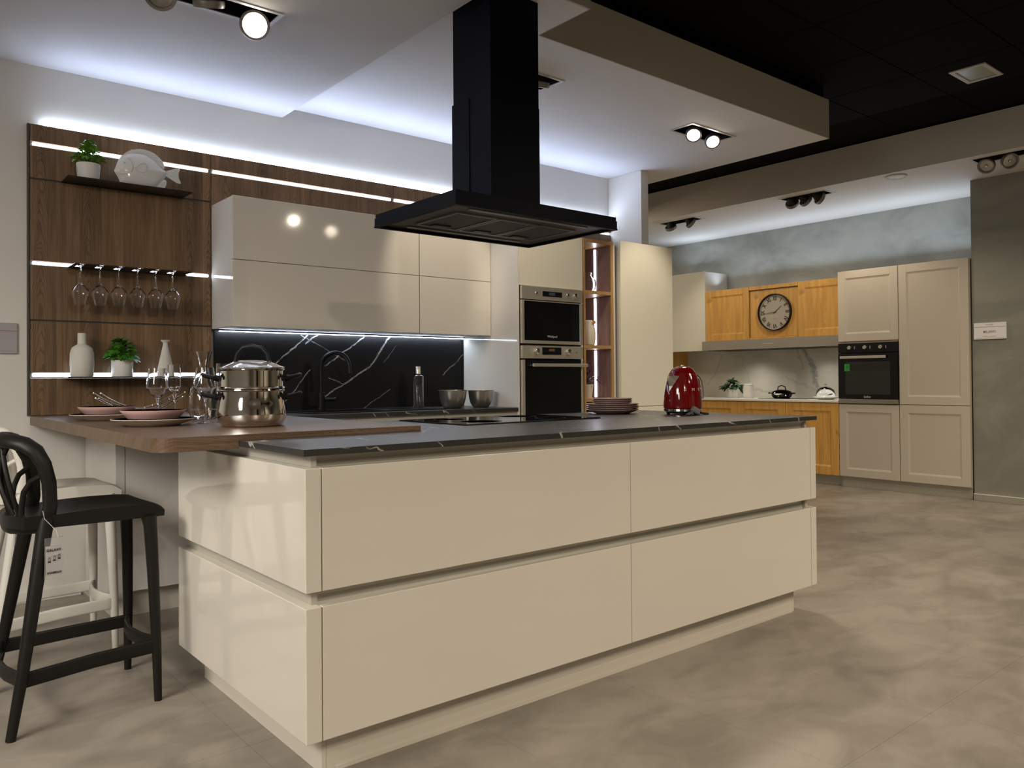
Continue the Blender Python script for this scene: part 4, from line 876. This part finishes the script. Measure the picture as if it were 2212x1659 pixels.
o = [(0, .002), (.045, 0), (.057, .008), (.066, .04), (.066, .09), (.056, .135), (.034, .175), (.022, .205), (.019, .235), (.023, .262), (.034, .298)]
i_ = [(.032, .298), (.021, .262), (.017, .235), (.020, .205), (.032, .174), (.054, .134), (.0638, .09), (.0638, .04), (.055, .012), (.03, .012), (0, .03)]
MB().lathe(o+i_, (.262, 1.58, ZC), 36).build('body', MT['glass'], t)
# stacked pot
c = Vector((.212, .904, ZC)); 
t = thing('steamer_pot', 'polished steel two-tier steamer pot with glass lid', 'pot', c)
MB().lathe([(0, 0), (.102, 0), (.110, .005), (.1225, .03), (.1235, .05), (.117, .085), (.113, .110), (.113, .128), (.119, .132), (.118, .136), (.108, .136), (.108, .11), (.112, .08), (.118, .05), (.105, .01), (0, .006)], c, 56).build('lower_pan', MT['chrome'], t)
c2 = c+Vector((0, 0, .1365))
MB().lathe([(.100, -.006), (.105, .0), (.117, .002), (.118, .006), (.113, .010), (.1125, .068), (.118, .073), (.1165, .076), (.108, .076), (.107, .012), (.09, .004), (0, .004), (0, .0), (.09, -.006)], c2, 56).build('steamer_tier', MT['chrome'], t)
c3 = c2+Vector((0, 0, .0765))
ld = MB().lathe([(.118, .0), (.119, .004), (.108, .008), (.075, .022), (.04, .030), (0, .032), (0, .030), (.04, .028), (.075, .020), (.108, .004)], c3, 56).build('lid', mat('steel_rim_glass', (.62, .62, .64), .07, metal=.75), t)
dirx = Vector((.77, -.636, 0))
MB().tube([c3-dirx*.062+Vector((0, 0, .026)), c3-dirx*.056+Vector((0, 0, .055)), c3-dirx*.035+Vector((0, 0, .078)), c3+Vector((0, 0, .085)), c3+dirx*.035+Vector((0, 0, .078)), c3+dirx*.056+Vector((0, 0, .055)), c3+dirx*.062+Vector((0, 0, .026))], .0075, 10).build('lid_handle', MT['blk'], ld)
for s in (-1, 1): MB().lathe([(0, .007), (.006, .006), (.008, 0)], c3+dirx*s*.064+Vector((0, 0, .0235)), 12).build('rivet', MT['chrome'], ld)
hdir = Vector((.90, -.43, 0)); pd = Vector((.43, .90, 0))
for zz, rr in ((.112, .117), (.136+.045, .116)):
    for s in (-1, 1):
        b0 = c+hdir*s*rr+Vector((0, 0, zz)); mb = MB()
        mb.tube([b0+Vector((0, 0, -.006)), b0+hdir*s*.018+Vector((0, 0, .0))], .012, 10)
        P = [b0+pd*q*.045+hdir*s*(.010+.045*math.cos(q*PI/2))+Vector((0, 0, .010-.012*abs(q))) for q in [-1+2*k/8 for k in range(9)]]
        mb.tube(P, .0075, 10, flat=1.3); hd = mb.build('side_handle', MT['blk'], t)
        MB().lathe([(0, .004), (.005, .003), (.007, 0)], b0+hdir*s*.019, 10, hdir.to_track_quat('Z', 'Y').to_matrix() if s > 0 else (-hdir).to_track_quat('Z', 'Y').to_matrix()).build('rivet', MT['chrome'], hd)

# ------------------------------------------------------------ wall counter things
c = Vector((1.945, 2.46, .9152)); t = thing('glass_bottle', 'tall square-shouldered clear glass bottle before the black marble', 'bottle', c)
MB().lathe([(0, 0), (.036, 0), (.0375, .004), (.0375, .212), (.034, .2165), (.016, .218), (.0155, .224), (.0135, .224), (.0135, .218), (.032, .212), (.0345, .208), (.0345, .012), (0, .010)], c, 32).build('body', MT['oil'], t)
MB().lathe([(0, .2245), (.0165, .2245), (.0165, .272), (.015, .274), (0, .274)], c, 20).build('stopper', MT['steel'], t)
def steel_bowl(x, y, rr, h, label):
    c = Vector((x, y, .9152)); t = thing('mixing_bowl', label, 'bowl', c)
    MB().lathe([(0, 0), (rr*.52, 0), (rr*.62, .004), (rr*.80, h*.25), (rr*.92, h*.6), (rr*.97, h*.97), (rr*1.05, h), (rr*1.05, h+.0015), (rr*.955, h+.0015), (rr*.90, h*.6), (rr*.78, h*.26), (rr*.6, .008), (0, .006)], c, 44).build('body', MT['steelb'], t)
steel_bowl(2.065, 2.235, .093, .116, 'left steel mixing bowl on the black worktop'); steel_bowl(2.292, 2.235, .086, .112, 'right steel mixing bowl, touching the white oven tower side')

# ------------------------------------------------------------ island things
px, py = 2.173, .927
def stack_plate(rr, z, label, grp):
    t = thing('stacked_plate', label, 'plate', (px, py, z), grp)
    MB().lathe([(0, .002), (.55*rr, .002), (.58*rr, 0), (.62*rr, 0), (.70*rr, .004), (.90*rr, .013), (rr, .0205), (rr, .023), (.985*rr, .023), (.86*rr, .0145), (.66*rr, .0075), (0, .006)], (px, py, z), 44).build('body', MT['stackp'], t)
z = .9152; ods = ['bottom', 'second from the bottom', 'third from the bottom', 'topmost']
for k in range(4): stack_plate(.139, z, 'large mauve plate on the island, %s of the large plates' % ods[k], 'large plates stacked on the island'); z += .0100
for k in range(3): stack_plate(.105, z, 'small mauve plate on the island stack, %s of the small plates' % ['lowest', 'middle', 'topmost'][k], 'small plates stacked on the island'); z += .0092

kx, ky, kz = 2.326, .582, .9152
t = thing('electric_kettle', 'glossy red rounded electric kettle with chrome handle on the island', 'kettle', (kx, ky, kz))
kp = [(0, .030), (.092, .030), (.0965, .034), (.0965, .060), (.0945, .09), (.0905, .12), (.085, .15), (.0775, .18), (.070, .203)]
MB().lathe(kp+[(0, .203)], (kx, ky, kz), 56).build('body', MT['red'], t)
MB().lathe([(0, .2035), (.069, .2035), (.0675, .209), (.058, .226), (.044, .237), (.026, .243), (0, .2455)], (kx, ky, kz), 56).build('lid', MT['red'], t)
MB().lathe([(0, .2525), (.006, .2525), (.008, .249), (.008, .2455), (0, .2455)], (kx, ky, kz), 16).build('lid_knob', MT['chrome'], t)
MB().lathe([(0, .014), (.090, .014), (.0955, .018), (.0955, .0295), (0, .0295)], (kx, ky, kz), 56).build('chrome_base_ring', MT['chrome'], t)
MB().lathe([(0, .004), (.050, .004), (.086, .010), (.086, .0135), (0, .0135)], (kx, ky, kz), 40).build('power_base', MT['blk'], t)
for a in (2.2, 4.0, 5.9): MB().lathe([(0, 0), (.008, 0), (.010, .009), (0, .009)], (kx+.072*math.cos(a), ky+.072*math.sin(a), kz), 12).build('foot', MT['blk'], t)
def kr(zz):
    for (r0, z0), (r1, z1) in zip(kp[1:], kp[2:]):
        if z0 <= zz <= z1: return r0+(r1-r0)*(zz-z0)/(z1-z0)
    return .07
ph = math.radians(172)
vs = []
for zz, hw in ((.196, .62), (.170, .42), (.145, .22), (.118, .03)):
    for q in (-1, 0, 1):
        rr = kr(zz)+(.0015 if q else .020*(zz-.10)/.096); a = ph+q*hw; vs.append((kx+rr*math.cos(a), ky+rr*math.sin(a), kz+zz))
MB().add(vs, [(i*3+j, i*3+j+1, i*3+j+4, i*3+j+3) for i in range(3) for j in (0, 1)]).add([vs[0], vs[1], vs[2]], [(0, 1, 2)]).build('spout', MT['chrome'], t)
ha = math.radians(-8)
def kh(rr, zz): return (kx+rr*math.cos(ha), ky+rr*math.sin(ha), kz+zz)
MB().tube([kh(.074, .190), kh(.095, .194), kh(.112, .186), kh(.124, .165), kh(.131, .135), kh(.135, .10), kh(.135, .078)], [.010, .010, .0105, .011, .011, .0105, .009], 14, flat=.8).build('handle', MT['chrome'], t)
for k, ch in enumerate('SMEG'):
    al = math.radians(-141.5+9+26*k); rr = kr(.126)+.0006
    zax = Vector((math.cos(al), math.sin(al), .12)).normalized(); xax = Vector((-math.sin(al), math.cos(al), 0)); yax = zax.cross(xax)
    text('letter', ch, .022, (kx+rr*math.cos(al), ky+rr*math.sin(al), kz+.126), Matrix((xax, yax, zax)).transposed(), MT['framew'], t, ext=.0008)
c = Vector((2.285, .470, .9152)); t = thing('power_plug', 'grey plastic plug with a short cord lying before the red kettle', 'plug', c)
MB().bbox(-.024, .024, -.013, .013, -.015, .015, .008, 3, Matrix.Translation(c+Vector((0, 0, .024))) @ Matrix.Rotation(-.5, 4, 'Z') @ Matrix.Rotation(.5, 4, 'Y')).build('body', MT['grey'], t)
for s in (-1, 1): MB().tube([c+Vector((-.016, .008+s*.007, .018)), c+Vector((-.040, .020+s*.007, .004))], .0028, 8).build('pin', MT['grey'], t)
MB().tube([c+Vector((.018, -.008, .018)), c+Vector((.05, -.012, .0045)), c+Vector((.10, .0, .0042)), c+Vector((.15, .04, .0042)), c+Vector((.155, .075, .0042)), c+Vector((.13, .10, .0042))], .0040, 8).build('cord', MT['blk'], t)

# ------------------------------------------------------------ bar stools
def make_stool(name, label, m):
    t = thing(name, label, 'bar stool', (0, 0, 0), 'bar stools at the breakfast counter')
    # local frame: front of the seat towards +X, origin between the feet
    nx, ny = 13, 13; x0, x1, w0 = -.215, .212, .168; vs = []
    def top(u, v):
        x = x0+(x1-x0)*u; y = (v*2-1)
        hw = w0*(1+.03*math.sin(PI*u)); xx = x+(.018*(1-y*y) if u > .9 else 0)*(u-.9)*10+(-.045*(1-y*y)*(1-u)**3)
        zz = .668+.010*math.sin(PI*(u-.1))-.016*(1-y*y)*(1-abs(2*u-.9))-(.022*((u-.88)/.12)**2 if u > .88 else 0)+.006*(u < .12)
        return (xx, y*hw, zz)
    for i in range(nx):
        for j in range(ny): vs.append(top(i/(nx-1), j/(ny-1)))
    N_ = nx*ny
    vs += [(x*.995, y*.985, (.630 if True else 0)) for x, y, z_ in vs[:N_]]
    fs = []
    for i in range(nx-1):
        for j in range(ny-1):
            a = i*ny+j; fs += [(a, a+1, a+ny+1, a+ny), (N_+a+ny, N_+a+ny+1, N_+a+1, N_+a)]
    for i in range(nx-1):
        a, b = i*ny, (i+1)*ny; fs.append((a, b, N_+b, N_+a)); a, b = a+ny-1, b+ny-1; fs.append((b, a, N_+a, N_+b))
    for j in range(ny-1):
        fs.append((j+1, j, N_+j, N_+j+1)); a = (nx-1)*ny+j; fs.append((a, a+1, N_+a+1, N_+a))
    MB().add(vs, fs, True).build('seat', m, t)
    for s in (-1, 1):
        MB().tube([(.180, s*.198, 0), (.178, s*.185, .2), (.172, s*.168, .45), (.166, s*.158, .60), (.162, s*.155, .634)], [.0125, .0165, .0195, .022, .026], 14).build('leg', m, t)
        MB().tube([(-.262, s*.238, 0), (-.225, s*.215, .20), (-.185, s*.180, .45), (-.158, s*.158, .62), (-.150, s*.152, .66)], [.0145, .018, .0215, .024, .024], 14).build('leg', m, t)
    zs = .182
    for s in (-1, 1): MB().tube([(-.226, s*.216, zs-.012), (-.02, s*.196, zs), (.180, s*.188, zs+.006)], .0235, 16, flat=.30, up=(0, 0, 1), sq=.4).build('stretcher', m, t)
    MB().tube([(.179, -.188, zs+.012), (.150, -.10, zs+.012), (.138, 0, zs+.012), (.150, .10, zs+.012), (.179, .188, zs+.012)], .0235, 16, flat=.30, up=(0, 0, 1), sq=.4).build('stretcher', m, t)
    MB().tube([(-.228, -.216, zs-.012), (-.258, -.1, zs-.012), (-.266, 0, zs-.012), (-.258, .1, zs-.012), (-.228, .216, zs-.012)], .0235, 16, flat=.30, up=(0, 0, 1), sq=.4).build('stretcher', m, t)
    half = [(-.152, .153, .640), (-.140, .154, .70), (-.143, .154, .775), (-.157, .150, .835), (-.178, .140, .878), (-.208, .118, .902), (-.238, .082, .911), (-.258, .042, .914)]
    hp = [(x, -y, z_) for x, y, z_ in half]+[(-.266, 0, .915)]+[(x, y, z_) for x, y, z_ in half[::-1]]
    MB().tube(hp, [.024, .022, .022, .023, .025, .027, .028, .028, .028, .028, .028, .027, .025, .023, .022, .022, .024], 14, flat=.62, up=(1, 0, 0)).build('back_frame', m, t)
    MB().tube([(-.158, -.158, .642), (-.205, -.125, .637), (-.238, -.06, .634), (-.246, 0, .634), (-.238, .06, .634), (-.205, .125, .637), (-.158, .158, .642)], .027, 12, flat=.5, up=(0, 0, 1)).build('back_rim', m, t)
    for (ya, yb, sw) in ((-.055, .060, .0), (.055, -.060, .008), (-.075, -.020, .004), (.075, .020, .004)):
        P = []
        for k in range(7):
            u = k/6; y = ya+(yb-ya)*u+.015*math.sin(PI*u)*(1 if ya > 0 else -1); x = -.236-.022*u+.10*(abs(y)/.15)**2-.018*math.sin(PI*u)+sw*math.sin(PI*u)
            P.append((x, y, .648+.255*u))
        MB().tube(P, .0075, 8, flat=.8).build('slat', m, t)
    for s in (-1, 1):
        P = [(-.215, s*.105, .65), (-.213, s*.102, .70), (-.207, s*.105, .745), (-.190, s*.122, .780), (-.160, s*.146, .800)]
        MB().tube(P, .009, 8).build('slat', m, t)
    return t
sb = make_stool('bar_stool', 'black plastic bar stool with openwork back, nearest the camera', MT['stoolb'])
sw = dup(sb, (-.276, 1.797, 0), 'white plastic bar stool half hidden behind the black one')
for ch in sw.children:
    ch.data = ch.data.copy(); ch.data.materials.clear(); ch.data.materials.append(MT['stoolw'])
sb.location = (-.300, 1.114, 0); ORG[sb.name] = Vector((-.300, 1.114, 0))
def swing_tag(name, label, c, rz, full):
    t = thing(name, label, 'tag', c); M_ = Matrix.Translation(c) @ Matrix.Rotation(rz, 4, 'Z')
    MB().bbox(-.027, .027, -.0012, .0012, -.130, 0, .001, 1, M_).build('sleeve', MT['clear'], t)
    MB().bbox(-.024, .024, -.0006, .0006, -.126, -.026, .0002, 1, M_).build('card', MT['paper'], t)
    MB().tube([M_ @ Vector((.015, 0, -.006)), M_ @ Vector((.01, .005, .02)), M_ @ Vector((-.02, .02, .06)), M_ @ Vector((-.022, .03, .085))], .0008, 6).build('string', MT['paper'], t)
    if full:
        rot = (M_.to_3x3() @ ROT_Y)
        text('tag_heading', 'GALAXY', .011, M_ @ Vector((.0, -.0016, -.040)), rot, MT['ink'], t, ext=.0002, bold=.0003)
        for k, x in enumerate((-.013, .002, .016)):
            zc = -.075+(.004*k); MB().box(x-.004, x+.004, -.0018, -.0014, zc-.004, zc+.001, M_).box(x-.003, x-.0022, -.0018, -.0014, zc+.001, zc+.012, M_).box(x+.0022, x+.003, -.0018, -.0014, zc+.001, zc+.012, M_).box(x-.003, x+.003, -.0018, -.0014, zc+.011, zc+.0125, M_).build('stool_pictogram', MT['ink'], t)
        text('tag_footer', 'SGABELLO', .009, M_ @ Vector((.002, -.0016, -.112)), rot, MT['ink'], t, ext=.0002, bold=.0003)
swing_tag('swing_tag', 'clear-sleeved paper tag hanging from the black stool', Vector((-.438, .915, .603)), .15, True)
swing_tag('swing_tag', 'clear-sleeved paper tag hanging from the white stool', Vector((-.432, 1.595, .598)), .2, False)
